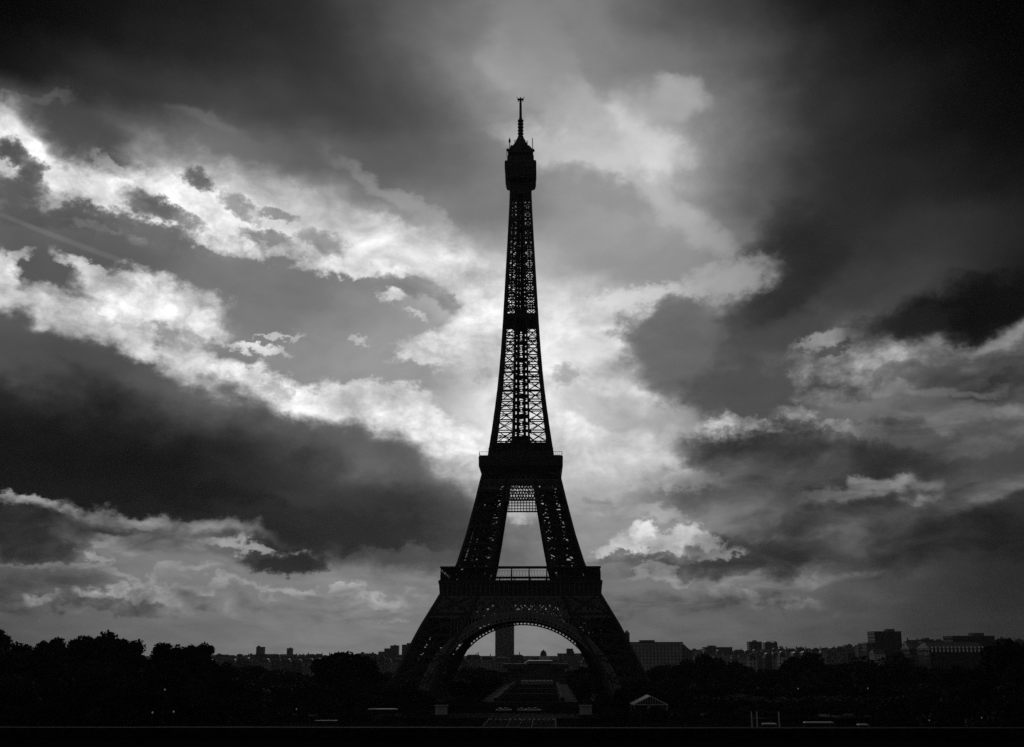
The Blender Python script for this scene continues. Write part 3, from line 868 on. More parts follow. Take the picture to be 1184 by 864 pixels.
# ------------------------------------------------------------------ the city behind
def facade(name, value, wx=3.0, wz=3.3, glass=0.03, lit=0.0, wfrac=.45, hfrac=.55, ledge=True):
    """wall with rows of windows, storey bands and weathering; windows follow the object's own size"""
    m = bpy.data.materials.new(name); m.use_nodes = True
    t = m.node_tree; L = t.links; b = t.nodes['Principled BSDF']; b.inputs['Roughness'].default_value = .85
    def mth(op, a, c=None):
        n = t.nodes.new('ShaderNodeMath'); n.operation = op
        for i, v in enumerate((a, c)):
            if v is None: continue
            if isinstance(v, bpy.types.NodeSocket): L.new(v, n.inputs[i])
            else: n.inputs[i].default_value = v
        return n.outputs[0]
    co = t.nodes.new('ShaderNodeTexCoord'); s = t.nodes.new('ShaderNodeSeparateXYZ'); L.new(co.outputs['Object'], s.inputs[0])
    hx = mth('ADD', s.outputs[0], mth('MULTIPLY', s.outputs[1], 1.0))
    fx = mth('ABSOLUTE', mth('SUBTRACT', mth('FRACT', mth('DIVIDE', hx, wx)), .5))
    fz = mth('ABSOLUTE', mth('SUBTRACT', mth('FRACT', mth('DIVIDE', s.outputs[2], wz)), .5))
    win = mth('MULTIPLY', mth('LESS_THAN', fx, wfrac/2), mth('LESS_THAN', fz, hfrac/2))
    band = mth('GREATER_THAN', fz, .46)
    n = t.nodes.new('ShaderNodeTexNoise'); n.inputs['Scale'].default_value = .12; n.inputs['Detail'].default_value = 7
    L.new(co.outputs['Object'], n.inputs['Vector'])
    wall = mth('MULTIPLY', value, mth('ADD', .45, mth('MULTIPLY', n.outputs['Fac'], 1.1)))
    if ledge: wall = mth('MULTIPLY', wall, mth('SUBTRACT', 1.0, mth('MULTIPLY', band, .3)))
    mx = t.nodes.new('ShaderNodeMix'); mx.data_type = 'FLOAT'
    # blinds and shutters: some windows pale, most dark
    cid = t.nodes.new('ShaderNodeCombineXYZ'); L.new(mth('FLOOR', mth('DIVIDE', hx, wx)), cid.inputs[0]); L.new(mth('FLOOR', mth('DIVIDE', s.outputs[2], wz)), cid.inputs[1])
    oi_ = t.nodes.new('ShaderNodeObjectInfo'); L.new(mth('MULTIPLY', oi_.outputs['Random'], 97.0), cid.inputs[2])
    wn = t.nodes.new('ShaderNodeTexWhiteNoise'); L.new(cid.outputs[0], wn.inputs['Vector'])
    shut = mth('ADD', glass, mth('MULTIPLY', mth('GREATER_THAN', wn.outputs['Value'], .78), lit))
    L.new(win, mx.inputs[0]); L.new(mth('MULTIPLY', wall, mth('ADD', .6, mth('MULTIPLY', oi_.outputs['Random'], .8))), mx.inputs[2]); L.new(shut, mx.inputs[3])
    L.new(mx.outputs[0], b.inputs['Base Color'])
    r = t.nodes.new('ShaderNodeMix'); r.data_type = 'FLOAT'; L.new(win, r.inputs[0]); r.inputs[2].default_value = .85; r.inputs[3].default_value = .12
    L.new(r.outputs[0], b.inputs['Roughness'])
    return m
bright = facade('light_stone_facade', .55, 3.4, 3.2, wfrac=.4, hfrac=.45)
pale = facade('pale_stone_facade', .24, lit=.5)
cream = facade('cream_facade', .34, 2.6, 3.0, lit=.5)
greyf = facade('grey_concrete_facade', .13, 3.6, 3.2, .03, wfrac=.7, hfrac=.45)
darkf = facade('dark_office_glass_facade', .06, 1.8, 3.6, .03, wfrac=.75, hfrac=.7)
slate = material('grey_slate_roof', .07, .5, .3, .3)
zinc = material('zinc_roof', .12, .45, .3, .3)
brick = material('chimney_brick', .15, .9, .3, .6)
canvas = material('white_canvas', .8, .7, .08, .5)
white_paint = material('white_paint', .75, .4, .08, .6)

def block(name, x, y, w, d, h, wall, roof='mansard', rz=0.0, z0=0.0, roofm=None, chim=2, label=None, group=None, rnd=random):
    """a city building: wall, roof and chimneys"""
    t = tag(empty(name, (x, y, z0), rz), label, 'building', group)
    mb = MB(); hw, hd = w/2, d/2
    top = h
    if roof == 'mansard': top = h-min(5.5, h*.22)
    elif roof == 'gable': top = h-min(4.5, h*.2)
    mb.box(-hw, hw, -hd, hd, 0, top); mb.build('wall', wall, t)
    mb = MB()
    R = lambda k, z: [(-hw*1-.0+k, -hd+k, z), (hw-k, -hd+k, z), (hw-k, hd-k, z), (-hw+k, hd-k, z)]
    if roof == 'mansard':
        mb.loft([R(-.4, top+.003), R(-.4, top+.4), R(.3, top+.45), R(1.5, h-.9), R(3.2, h)])
        for i in range(max(2, int(w/4.5))):
            xx = -hw+(i+.7)*w/max(2, int(w/4.5))
            if xx < hw-1.5: mb.box(xx-.6, xx+.6, -hd+.1, -hd+2.0, top+.46, top+2.4)
    elif roof == 'gable':
        mb.loft([R(-.4, top+.003), R(-.4, top+.3)]); 
        mb.loft([[(-hw-.4, -hd-.4, top+.31), (hw+.4, -hd-.4, top+.31), (hw+.4, hd+.4, top+.31), (-hw-.4, hd+.4, top+.31)], [(-hw+1, -.2, h), (hw-1, -.2, h), (hw-1, .2, h), (-hw+1, .2, h)]])
    else:
        mb.loft([R(-.25, top+.003), R(-.25, top+.9), R(.3, top+.9), R(.3, top+.35)])
        k = rnd.uniform(-.3, .3)*w
        mb.box(k-w*.14, k+w*.14, -hd*.4, hd*.4, top+.36, top+rnd.uniform(2.2, 3.6))
    mb.build('roof', roofm or (slate if roof != 'flat' else zinc), t)
    for i in range(chim):
        mb = MB(); xx = rnd.choice((-1, 1))*hw*rnd.uniform(.3, .95); hh = h+rnd.uniform(.6, 2.6); yy = rnd.uniform(-.4, .4)*hd
        mb.box(xx-.5, xx+.5, yy-1.1, yy+1.1, top, hh)
        for q in (-.7, 0, .7): mb.tube((xx, yy+q, hh), (xx, yy+q, hh+.8), .2, .16, 6)
        mb.build('chimney', brick, t)
    return t
def block_px(name, x0, x1, ytop, D, wall, label, roof='flat', depth=None, group=None, chim=0, roofm=None, rz=None, z0=0.0, rnd=random):
    a, b = at(x0, D), at(x1, D); zt = at((x0+x1)/2, D, ytop).z
    w = abs(b.x-a.x); d = depth or max(10, w*.5)
    return block(name, (a.x+b.x)/2, D+d/2, w, d, zt-z0, wall, roof, 0.0 if rz is None else rz, z0, roofm, chim, label, group, rnd)

# -- named landmarks of the skyline
block_px('office_tower', 572.5, 594.5, 688, 3000, darkf, 'dark monolithic office tower rising behind the opening of the arch', depth=40)
block_px('apartment_tower', 296, 304.5, 748.5, 2400, greyf, 'small square tower block alone on the skyline left of the iron tower', depth=16)
block_px('apartment_tower', 331.5, 337.5, 750, 2600, greyf, 'smallest narrow tower block on the left skyline beside the rounded tree', depth=14)
t = block_px('stepped_block', 451, 460.5, 747, 2100, greyf, 'stepped grey housing block left of the tower leg, its height rising to the right', depth=18)
for x0, x1, yt in ((437.5, 444, 753.5), (444.2, 450.6, 749.8)):
    a, b = at(x0, 2100), at(x1, 2100); zt = at(x0, 2100, yt).z
    mb = MB(); mb.box(a.x-t.location.x, b.x-t.location.x, -9, 9, 0, zt); mb.build('wing', greyf, t)
block_px('apartment_tower', 464.5, 478, 746, 1900, greyf, 'plain grey tower block touching the outer edge of the left tower leg', depth=22)
t = block_px('apartment_tower', 719.5, 728.5, 732, 1500, darkf, 'slim dark tower block with rooftop aerials behind the right tower leg', depth=14)
zt = at(724, 1500, 732).z
for q in (-2.5, .5, 3.2):
    mb = MB(); mb.beam((q, 0, zt), (q, 0, zt+4+q*.5), .35); mb.build('aerial', iron, t)
t = block_px('long_building', 728, 790, 743.5, 1050, bright, 'long flat roofed grey building on the skyline just right of the tower leg', depth=26)
a, b = at(790.5, 1050), at(801, 1050); mb = MB(); zt = at(795, 1050, 749).z; zs = at(795, 1050, 754).z
x0, x1 = a.x-t.location.x, b.x-t.location.x
mb.loft([[(x0, -13, 0), (x1, -13, 0), (x1, 13, 0), (x0, 13, 0)], [(x0, -13, zs), (x1, -13, zs), (x1, 13, zs), (x0, 13, zs)], [(x0, -13, zt+3.5), (x0+4, -13, zt), (x0+4, 13, zt), (x0, 13, zt+3.5)]])
mb.build('wing', pale, t)
block_px('low_building', 815, 847, 749, 1700, greyf, 'low wide grey building with a level roof on the right skyline', depth=24)
block_px('apartment_tower', 867, 881.5, 742.5, 2000, greyf, 'left one of the pair of close tower blocks on the right skyline', depth=22)
t = block_px('apartment_tower', 885, 899.5, 743.5, 2000, darkf, 'right one of the pair of close tower blocks, with a curved top', depth=22)
mb = MB(); w = at(899.5, 2000).x-at(885, 2000).x; zt = at(892, 2000, 743.5).z
mb.loft([[(-w/2*math.cos(q), -9, zt+.9+w*.12*math.sin(q)), (-w/2*math.cos(q), 9, zt+.9+w*.12*math.sin(q))] for q in [math.pi*i/10 for i in range(11)]], cap=False, close=False)
mb.build('curved_top', zinc, t)
block_px('low_building', 899.8, 906, 749.5, 2050, greyf, 'little low annex beside the tower block with the curved top', depth=18)
t = block_px('office_building', 1013, 1044, 731, 1150, darkf, 'tall broad grey office block standing above the trees at far right', depth=24)
a, b = at(1004, 1150), at(1012.6, 1150); zt = at(1008, 1150, 743).z
mb = MB(); mb.box(a.x-t.location.x, b.x-t.location.x, -8, 8, 0, zt); mb.build('wing', greyf, t)
row = block_px('long_building', 1075, 1140, 742.5, 760, darkf, 'long low building with a row of pale tall windows near the right edge', depth=24, roof='gable', roofm=slate)
glow_window = material('glow_window', .5, .4, .2, 1.0)
_b = glow_window.node_tree.nodes['Principled BSDF']; _b.inputs['Emission Color'].default_value = (1, 1, 1, 1); _b.inputs['Emission Strength'].default_value = .04  # glow added to the panes, standing in for bright reflections
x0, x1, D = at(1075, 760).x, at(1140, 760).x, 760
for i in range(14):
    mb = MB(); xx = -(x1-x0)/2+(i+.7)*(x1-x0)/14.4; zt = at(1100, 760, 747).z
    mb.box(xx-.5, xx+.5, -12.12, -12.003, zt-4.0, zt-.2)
    mb.build('window', glow_window, row)
block_px('low_building', 1052, 1076, 744, 900, greyf, 'low building with a sloping dark roof just left of the long row of pale windows', depth=20, roof='gable')
block_px('long_building', 1103, 1152, 736.5, 900, greyf, 'dark long building higher behind the row of pale windows', depth=20)

# -- what shows through the arch
def through(*a, **k): return block_px(*a, **k)
block_px('apartment_house', 520, 538, 759, 1250, pale, 'pale stone building at the left end of the row seen through the arch', 'mansard', 16, chim=2)
block_px('apartment_house', 538.3, 556, 757, 1260, pale, 'pale stone building second from the left in the row through the arch', 'mansard', 16, chim=2)
block_px('apartment_house', 556.3, 571, 758.5, 1245, cream, 'pale stone building just left of the dark slab tower in the arch', 'mansard', 16, chim=1)
block_px('apartment_house', 571.3, 589, 760, 1240, pale, 'pale stone building in front of the foot of the dark slab tower', 'mansard', 16, chim=1)
block_px('apartment_house', 589.3, 606, 757, 1255, pale, 'pale stone building just right of the dark slab tower in the arch', 'mansard', 16, chim=3)
t = block_px('apartment_house', 645, 676, 756.5, 1250, pale, 'wide stone building with a box on its roof at the right of the arch', 'flat', 20)
a, b = at(655.5, 1250), at(663, 1250); zt = at(659, 1250, 750).z; zb = at(659, 1250, 756.2).z
mb = MB(); mb.box(a.x-t.location.x, b.x-t.location.x, -6, 6, zb, zt); mb.build('roof_box', greyf, t)
block_px('apartment_house', 672, 690, 761, 1100, cream, 'bright cream building beside the right foot of the arch', 'mansard', 16, chim=1)
block_px('apartment_house', 628, 645, 763, 1180, greyf, 'low grey building behind the hall in the middle of the arch', 'gable', 18)
# the domed school behind, its dome and white pediment showing over the hall
t = block_px('domed_building', 612, 646, 764, 1130, cream, 'domed classical building behind the dark exhibition hall', 'flat', 22)
dx0 = at(628.5, 1130).x-t.location.x; zb = at(628, 1130, 764).z; zt = at(628, 1130, 751.5).z
mb = MB(); mb.box(dx0-5, dx0+6.5, -11.5, -3, zb, at(628, 1130, 758.5).z); mb.build('pediment', white_paint, t)
mb = MB(); k = (zt-zb)
mb.loft([[(dx0-r+.0, -4.5-r*.6, z), (dx0+r, -4.5-r*.6, z), (dx0+r, -4.5+r*.6, z), (dx0-r, -4.5+r*.6, z)] for r, z in ((3.4, zb+.4*k), (3.3, zb+.62*k), (2.5, zb+.82*k), (1.0, zb+.95*k), (.4, zt))])
mb.build('dome', slate, t)
# exhibition hall: dark wide-roofed volume with two low wings
a, b = at(607.5, 905), at(643, 905); hx = (a.x+b.x)/2; hw = (b.x-a.x)/2; zt = at(625, 905, 764).z
hall = tag(empty('exhibition_hall', (hx, 920, 0)), 'dark exhibition hall with overhanging side wings at the far end of the lawns', 'hall')
hallm = material('dark_hall_cladding', .07, .6, .35, .15); hallr = material('dark_membrane_roof', .05, .5, .3, .1)
mb = MB(); mb.box(-hw, hw, -15, 40, 0, zt-2.5)
for i in range(15):
    xx = -hw+(i+.5)*2*hw/15; mb.beam((xx, -15.25, 0), (xx, -15.25, zt-2.5), .5)
mb.build('wall', hallm, hall)
mb = MB(); mb.loft([[(-hw-1, -17, zt-2.4), (hw+1, -17, zt-2.4), (hw+1, 42, zt-2.4), (-hw-1, 42, zt-2.4)], [(-hw*.8, -13, zt), (hw*.8, -13, zt), (hw*.8, 38, zt), (-hw*.8, 38, zt)]])
mb.build('roof', hallr, hall)
for x0, x1 in ((582, 611), (636, 657)):
    p, q = at(x0, 905), at(x1, 905); z1 = at(600, 905, 767.5).z; z0 = at(600, 905, 773).z
    mb = MB(); xa, xb = p.x-hx, q.x-hx
    mb.box(xa, xb, -21, -15.4, z0, z1); mb.build('overhang', hallr, hall)
    mb = MB(); mb.box(xa+3, xb-2, -15.2, 5, 0, z0-.01) if x0 < 600 else mb.box(xa+2, xb-3, -15.2, 5, 0, z0-.01)
    mb.build('wing', greyf, hall)
# rows of roofs that fill the skyline
rl = random.Random(11)
def row_px(name, x0, x1, ybase, yvar, D0, D1, wpx, label, group, mats, roofs=('mansard', 'flat', 'mansard', 'gable')):
    x = x0
    while x < x1:
        w = rl.uniform(*wpx); D = rl.uniform(D0, D1)
        block_px(name, x, min(x+w, x1+3), ybase(x)+rl.uniform(-yvar, yvar), D, rl.choice(mats), label, rl.choice(roofs), rl.uniform(11, 16), group, rl.choice((0, 1, 2)), rnd=rl)
        x += w*rl.uniform(.92, 1.1)
row_px('city_building', 238, 470, lambda x: 756.8, .8, 1700, 2300, (7, 15), 'low dim city building in the hazy roofline left of the tower', 'roofline left of the tower', (pale, greyf, greyf))
row_px('city_building', 236, 470, lambda x: 761.5, 1.2, 1150, 1500, (9, 16), 'nearer dim city building below the roofline left of the tower', 'nearer houses left of the tower', (pale, greyf, cream))
row_px('city_building', 800, 1012, lambda x: 752.5-(x-800)*.028, 1.3, 1500, 1900, (6, 13), 'small pale city building on the skyline right of the tower', 'roofline right of the tower', (pale, cream, greyf))
row_px('city_building', 790, 1075, lambda x: 758.5-(x-790)*.035, 1.6, 1000, 1250, (7, 14), 'nearer pale house front glimpsed between the trees right of the tower', 'houses between the trees on the right', (cream, bright, greyf))
row_px('city_building', 1048, 1184, lambda x: 741-(x-1048)*.02, 1.2, 1300, 1500, (9, 18), 'dim distant building on the raised skyline at the right edge', 'raised skyline at the right edge', (greyf, pale))

# ------------------------------------------------------------------ trees
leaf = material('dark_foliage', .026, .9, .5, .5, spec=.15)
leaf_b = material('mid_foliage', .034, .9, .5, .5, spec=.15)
bark = material('bark', .05, .95, .3, 1.5)
def crown_mesh(seed, n, lobes, flat=1.0, leafsz=(.055, .10)):
    """unit crown (half width 1, height about 1.7): leaf clumps over uneven limbs of foliage, gaps between them"""
    r = random.Random(seed); mb = MB(); cs = []
    for i in range(lobes):
        a = r.uniform(0, 2*math.pi); q = r.uniform(0, 1)**.55*.74; z = r.uniform(-.6, .56)
        q *= math.sqrt(max(.15, 1-(z/.95)**2))
        cs.append((Vector((q*math.cos(a), q*math.sin(a), z*flat)), r.uniform(.22, .42)))
    cs.append((Vector((0, 0, 0)), .55))
    for c, rad in cs:                             # inner twigs and dense leaf: rough dark hulls
        k = 7; rings = []
        for j in range(1, 6):
            th = math.pi*j/6
            rings.append([c+Vector((math.sin(th)*math.cos(2*math.pi*i/k), math.sin(th)*math.sin(2*math.pi*i/k), math.cos(th)))*rad*r.uniform(.66, .92) for i in range(k)])
        mb.loft(rings)
    for i in range(n):
        c, rad = r.choice(cs)
        d = Vector((r.gauss(0, 1), r.gauss(0, 1), r.gauss(0, 1)+.25)).normalized()
        p = c+d*rad*r.uniform(.82, 1.16)
        s = r.uniform(*leafsz)
        u = Vector((r.gauss(0, 1), r.gauss(0, 1), r.gauss(0, 1))).normalized(); v = u.orthogonal().normalized()
        w = r.uniform(.5, .9)
        mb.quad(p-u*s, p-v*s*w, p+u*s, p+v*s*w*.8)
    return mb
def trunk_mesh(seed, top=1.0):
    """unit trunk (height 1) with limbs"""
    r = random.Random(seed); mb = MB()
    mb.tube((0, 0, 0), (.01, 0, .45), .035, .026, 8); mb.tube((.01, 0, .44), (.0, .01, .85), .026, .012, 7)
    for i in range(7):
        a = r.uniform(0, 6.28); z = r.uniform(.36, .7); l = r.uniform(.15, .26)
        mb.tube((0, 0, z), (l*math.cos(a), l*math.sin(a), z+r.uniform(.1, .22)), .014, .005, 5)
    return mb
CROWNS = []
for i, (n, lobes, flat) in enumerate(((4200, 22, 1.0), (4200, 26, .9), (4600, 30, .8), (3800, 18, 1.05), (4400, 24, .95))):
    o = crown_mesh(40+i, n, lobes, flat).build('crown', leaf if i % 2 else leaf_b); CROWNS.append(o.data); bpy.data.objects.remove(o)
SMALL = []
for i in range(3):
    o = crown_mesh(70+i, 900, 10, .95, (.09, .16)).build('crown', leaf if i else leaf_b); SMALL.append(o.data); bpy.data.objects.remove(o)
TRUNKS = []
for i in range(3):
    o = trunk_mesh(90+i).build('trunk', bark); TRUNKS.append(o.data); bpy.data.objects.remove(o)
rt = random.Random(21)
def tree(x, y, h, rad, label, group=None, small=False, name='tree', z0=0.0, ch=None):
    t = tag(empty(name, (x, y, z0), rt.uniform(0, 6.28)), label, 'tree', group)
    tr = bpy.data.objects.new('trunk', rt.choice(TRUNKS)); C.objects.link(tr); tr.parent = t; tr.scale = (h*.8, h*.8, h*.9)
    cr = bpy.data.objects.new('crown', rt.choice(SMALL if small else CROWNS)); C.objects.link(cr); cr.parent = t
    hh = ch or min(h*.44, rad*1.15)
    cr.location = (0, 0, h-hh); cr.scale = (rad, rad, hh)
    return t
def tree_px(px, ytop, wpx, D, label, group=None, **k):
    z = at(px, D, ytop).z; p = at(px, D)
    return tree(p.x, D, z, wpx/2/scale_at(D)*1.3, label, group, **k)
# tall trees on the left, outlined against the sky
for px, yt, w, D, lab in (
    (-6, 725, 40, 250, 'tall tree cut off by the left edge, highest of the left trees'),
    (31, 736, 36, 285, 'rounded tree second from the left edge against the sky'),
    (57, 734.5, 34, 300, 'small crowned tree third from the left edge against the sky'),
    (78, 741, 26, 320, 'lower tree in the dip left of the two tallest inner crowns'),
    (97, 731, 34, 270, 'tall domed tree left half of the highest inner crown pair'),
    (126, 729.5, 44, 262, 'broad tall tree with the flat wide crown, right half of the highest inner pair'),
    (149, 733, 34, 268, 'tree at the right shoulder of the highest left crown, before the gap of sky'),
    (186, 741, 32, 300, 'rounded tree just right of the gap of sky on the left'),
    (214, 740.5, 38, 290, 'flat topped broad tree, right of centre in the last left clump'),
    (233, 742.5, 24, 292, 'last tree of the left clump, its knobbly edge dropping to the skyline')):
    tree_px(px, yt, w, D, lab)
G = 'dark trees massed on the left'
for i in range(34):
    px = rt.uniform(-10, 250); yt = rt.uniform(752, 785); D = rt.uniform(170, 300)
    tree_px(px, yt, rt.uniform(34, 60), D, 'dark leafy tree deep in the black mass of trees on the left', G)
G = 'dark trees left of the tower'
tree_px(401, 751.5, 66, 450, 'big dome shaped tree alone above its neighbours left of the tower leg')
for px, yt, w, D in ((262, 765, 36, 420), (290, 768, 44, 480), (322, 770, 40, 460), (352, 772, 44, 500), (378, 772, 36, 480), (428, 771, 40, 490), (452, 774, 40, 500), (474, 780, 32, 510),
                     (270, 782, 60, 390), (306, 784, 60, 420), (340, 786, 56, 430), (372, 788, 50, 440), (408, 788, 56, 470), (440, 790, 44, 480), (468, 794, 36, 480), (238, 776, 60, 350),
                     (282, 796, 56, 400), (322, 798, 56, 440), (360, 798, 44, 470), (392, 799, 44, 460), (424, 800, 44, 490), (486, 800, 30, 500)):
    tree_px(px, yt, w, D, 'dark leafy tree in the low band left of the tower', G)
# right of the tower
for px, yt, w, D, lab in (
    (822, 753.5, 36, 480, 'narrow rounded tree rising first right of the long flat building'),
    (927, 751.5, 54, 440, 'broad dome shaped tree right of the paired tower blocks'),
    (1026, 745.5, 62, 410, 'large round tree in front of the tall broad office block'),
    (1172, 734.5, 44, 280, 'tallest tree on the right, cut off by the right edge'),
    (1146, 744, 40, 300, 'tree just left of the tallest tree at the right edge')):
    tree_px(px, yt, w, D, lab)
G = 'dark trees right of the tower'
for px, yt, w, D in ((748, 772, 36, 540), (768, 765, 44, 540), (793, 762.5, 36, 520), (852, 764, 40, 480), (882, 767.5, 42, 470), (905, 768, 36, 460), (965, 766, 40, 450), (990, 764, 36, 440),
                     (1064, 763, 40, 410), (1092, 765, 44, 400), (1120, 763, 40, 390), (762, 784, 44, 560), (800, 784, 56, 500), (845, 786, 60, 460), (890, 788, 60, 450), (940, 786, 64, 430),
                     (985, 788, 64, 420), (1030, 786, 64, 400), (1080, 788, 64, 330), (1130, 784, 64, 300), (1180, 778, 64, 260), (738, 792, 30, 560), (786, 800, 44, 480), (826, 800, 50, 430), (866, 802, 50, 420),
                     (910, 802, 50, 410), (955, 802, 50, 405), (1000, 802, 54, 400), (1045, 802, 54, 340), (1095, 800, 60, 280), (1150, 800, 64, 260)):
    tree_px(px, yt, w, D, 'dark leafy tree in the black band right of the tower', G)
# clipped rows beside the lawns and loose trees behind
G = 'rows of trees beside the lawns'
for side in (-1, 1):
    for u in (27.5, 37):
        for k in range(11):
            s = 75+k*29+rt.uniform(-2, 2); p = av(side*u, s)
            tree(p.x, p.y, rt.uniform(9.5, 12), rt.uniform(6.0, 7.5), 'dark clipped tree in the rows along the %s side of the lawns' % ('left' if side < 0 else 'right'), G, small=True, ch=4.6)
for px, yt, w, D, lab in ((545, 770.5, 30, 830, 'low rounded tree in front of the pale houses at the left inside the arch'), (564, 772, 26, 800, 'second rounded tree left of the dark hall inside the arch'),
                          (673, 769, 20, 760, 'dark rounded tree before the bright building at the right inside the arch')):
    tree_px(px, yt, w, D, lab, small=True)

hedge_m = material('clipped_hedge', .02, .9, .5, 1.2, spec=.1)
for s0, s1, wh in ((66, 168, 'nearest'), (178, 268, 'middle'), (278, 370, 'farthest')):
    for side in (-1, 1):
        rh = random.Random(int(s0)+side); mb = MB(); n = 40
        rings = []
        for i in range(n+1):
            s = s0+(s1-s0)*i/n; w = rh.uniform(.8, 1.15); h = rh.uniform(1.7, 2.2)
            rings.append([av(side*17+u*w, s, z*h)-av(side*17, (s0+s1)/2) for u, z in ((-1, 0), (-1.05, .6), (-.8, 1), (.8, rh.uniform(.9, 1.05)), (1.05, .55), (1, 0))])
        mb.loft(rings)
        o = mb.build('hedge', hedge_m); o.location = av(side*17, (s0+s1)/2, .02)
        tag(o, 'long dark clipped hedge on the %s edge of the %s lawn' % ('left' if side < 0 else 'right', wh), 'hedge', 'hedges along the lawns')

# shrubbery behind the terrace
for px in list(range(-5, 366, 17))+[400, 414]+list(range(428, 506, 12))+list(range(702, 852, 16))+list(range(1008, 1195, 17)):
    D = rt.uniform(380, 410); p = at(px+rt.uniform(-4, 4), D); h = rt.uniform(3.6, 6.5) if not 418 < px < 506 else rt.uniform(2.3, 3.0)
    t = tag(empty('shrub', (p.x, D, 0), rt.uniform(0, 6)), 'low dark shrub in the black strip along the bottom of the view', 'shrub', 'shrubs behind the terrace wall')
    cr = bpy.data.objects.new('foliage', rt.choice(SMALL)); C.objects.link(cr); cr.parent = t
    cr.location = (0, 0, h*.48); cr.scale = (rt.uniform(3.2, 4.6), rt.uniform(2.5, 3.5), h*.55)
    st = bpy.data.objects.new('stem', rt.choice(TRUNKS)); C.objects.link(st); st.parent = t; st.scale = (h*.5, h*.5, h*.5)

# trees round the feet of the tower
G = 'dark trees round the tower feet'
for px, yt, w, D in ((432, 786, 34, 446), (452, 781, 34, 448), (468, 788, 30, 450), (486, 794, 26, 452), (498, 803, 20, 456), (702, 803, 22, 456), (716, 796, 26, 452), (732, 788, 30, 450), (752, 781, 36, 448), (772, 778, 36, 446)):
    tree_px(px, yt, w, D, 'dark tree hiding the %s foot of the iron tower' % ('left' if px < 600 else 'right'), G)

# ------------------------------------------------------------------ small things
dark_metal = material('dark_metal', .04, .5, .2, .8)
bronze = material('dark_bronze', .03, .5, .3, .8)
bulb = bpy.data.materials.new('lit_globe'); bulb.use_nodes = True
bb = bulb.node_tree.nodes['Principled BSDF']; bb.inputs['Base Color'].default_value = (.8, .8, .8, 1)
bb.inputs['Emission Color'].default_value = (1, 1, 1, 1); bb.inputs['Emission Strength'].default_value = .15
# two stone pylons with horsemen at the end of the bridge
def horseman(mb_s):
    """a standing horse led by a man, one skinned figure each"""
def skin(name, pts, edges, rad, mat, parent):
    me = bpy.data.meshes.new(name); me.from_pydata(pts, edges, [])
    o = bpy.data.objects.new(name, me); C.objects.link(o)
    m = o.modifiers.new('skin', 'SKIN'); s = o.modifiers.new('sub', 'SUBSURF'); s.levels = s.render_levels = 1
    for i, r in enumerate(rad): me.skin_vertices[0].data[i].radius = (r, r)
    me.skin_vertices[0].data[0].use_root = True
    me.materials.append(mat); o.parent = parent
    return o
for px, side, lab in ((511.5, 'left', 'left of the two square stone pedestals, a bronze man leading a horse on it'), (676, 'right', 'right of the two square stone pedestals, a bronze man leading a horse on it')):
    D = 432; p = at(px, D); k = scale_at(D)
    hw = 13.2/2/k; zt = at(px, D, 815.5).z
    t = tag(empty('pedestal', (p.x, D, 0)), 'square grey stone block pedestal at the %s end of the bridge road' % side, 'pedestal')
    mb = MB(); mb.square([(hw, .9), (hw*.97, zt-.5)]); mb.build('shaft', pale_stone, t)
    mb = MB(); mb.square([(hw*1.15, 0), (hw*1.15, .6), (hw*1.03, .9)]); mb.build('plinth', stone, t)
    mb = MB(); mb.square([(hw*1.0, zt-.498), (hw*1.12, zt-.3), (hw*1.12, zt)]); mb.build('cornice', pale_stone, t)
    st = tag(empty('statue', (p.x, D, zt), .35 if side == 'left' else -2.8), 'dark bronze of a man leading a horse on the %s stone pedestal' % side, 'statue')
    me = MeshErr = None
    H = [(0, 0, 1.55), (-.75, 0, 1.6), (.7, 0, 1.6), (1.15, 0, 2.15), (1.4, 0, 2.65), (1.85, 0, 2.35), (-1.0, 0, 1.35), (-1.25, 0, .9),
         (.75, .25, 1.2), (.8, .27, .65), (.78, .27, .05), (.75, -.25, 1.2), (1.05, -.27, .75), (.85, -.27, .35),
         (-.8, .25, 1.15), (-.98, .27, .6), (-.88, .27, .05), (-.8, -.25, 1.15), (-.72, -.27, .6), (-.62, -.27, .05)]
    E_ = [(0, 1), (0, 2), (2, 3), (3, 4), (4, 5), (1, 6), (6, 7), (2, 8), (8, 9), (9, 10), (2, 11), (11, 12), (12, 13), (1, 14), (14, 15), (15, 16), (1, 17), (17, 18), (18, 19)]
    Rr = [.42, .42, .40, .26, .2, .11, .1, .06, .18, .1, .09, .18, .1, .09, .2, .1, .09, .2, .1, .09]
    skin('horse', H, E_, Rr, bronze, st)
    Mn = [(0, 0, 1.05), (0, 0, 1.45), (0, 0, 1.65), (0, 0, 1.85), (.0, .25, 1.5), (.15, .3, 1.2), (.4, .25, 1.3), (0, -.25, 1.5), (-.1, -.32, 1.2), (0, -.3, .95),
          (0, .12, .9), (.08, .14, .5), (0, .14, .05), (0, -.12, .9), (-.05, -.14, .5), (-.12, -.14, .05)]
    Em = [(0, 1), (1, 2), (2, 3), (1, 4), (4, 5), (5, 6), (1, 7), (7, 8), (8, 9), (0, 10), (10, 11), (11, 12), (0, 13), (13, 14), (14, 15)]
    Rm = [.16, .18, .07, .11, .08, .06, .05, .08, .06, .05, .11, .08, .06, .11, .08, .06]
    o = skin('groom', Mn, Em, Rm, bronze, st); o.location = (1.5, -.95, 0); o.scale = (1.15, 1.15, 1.15)

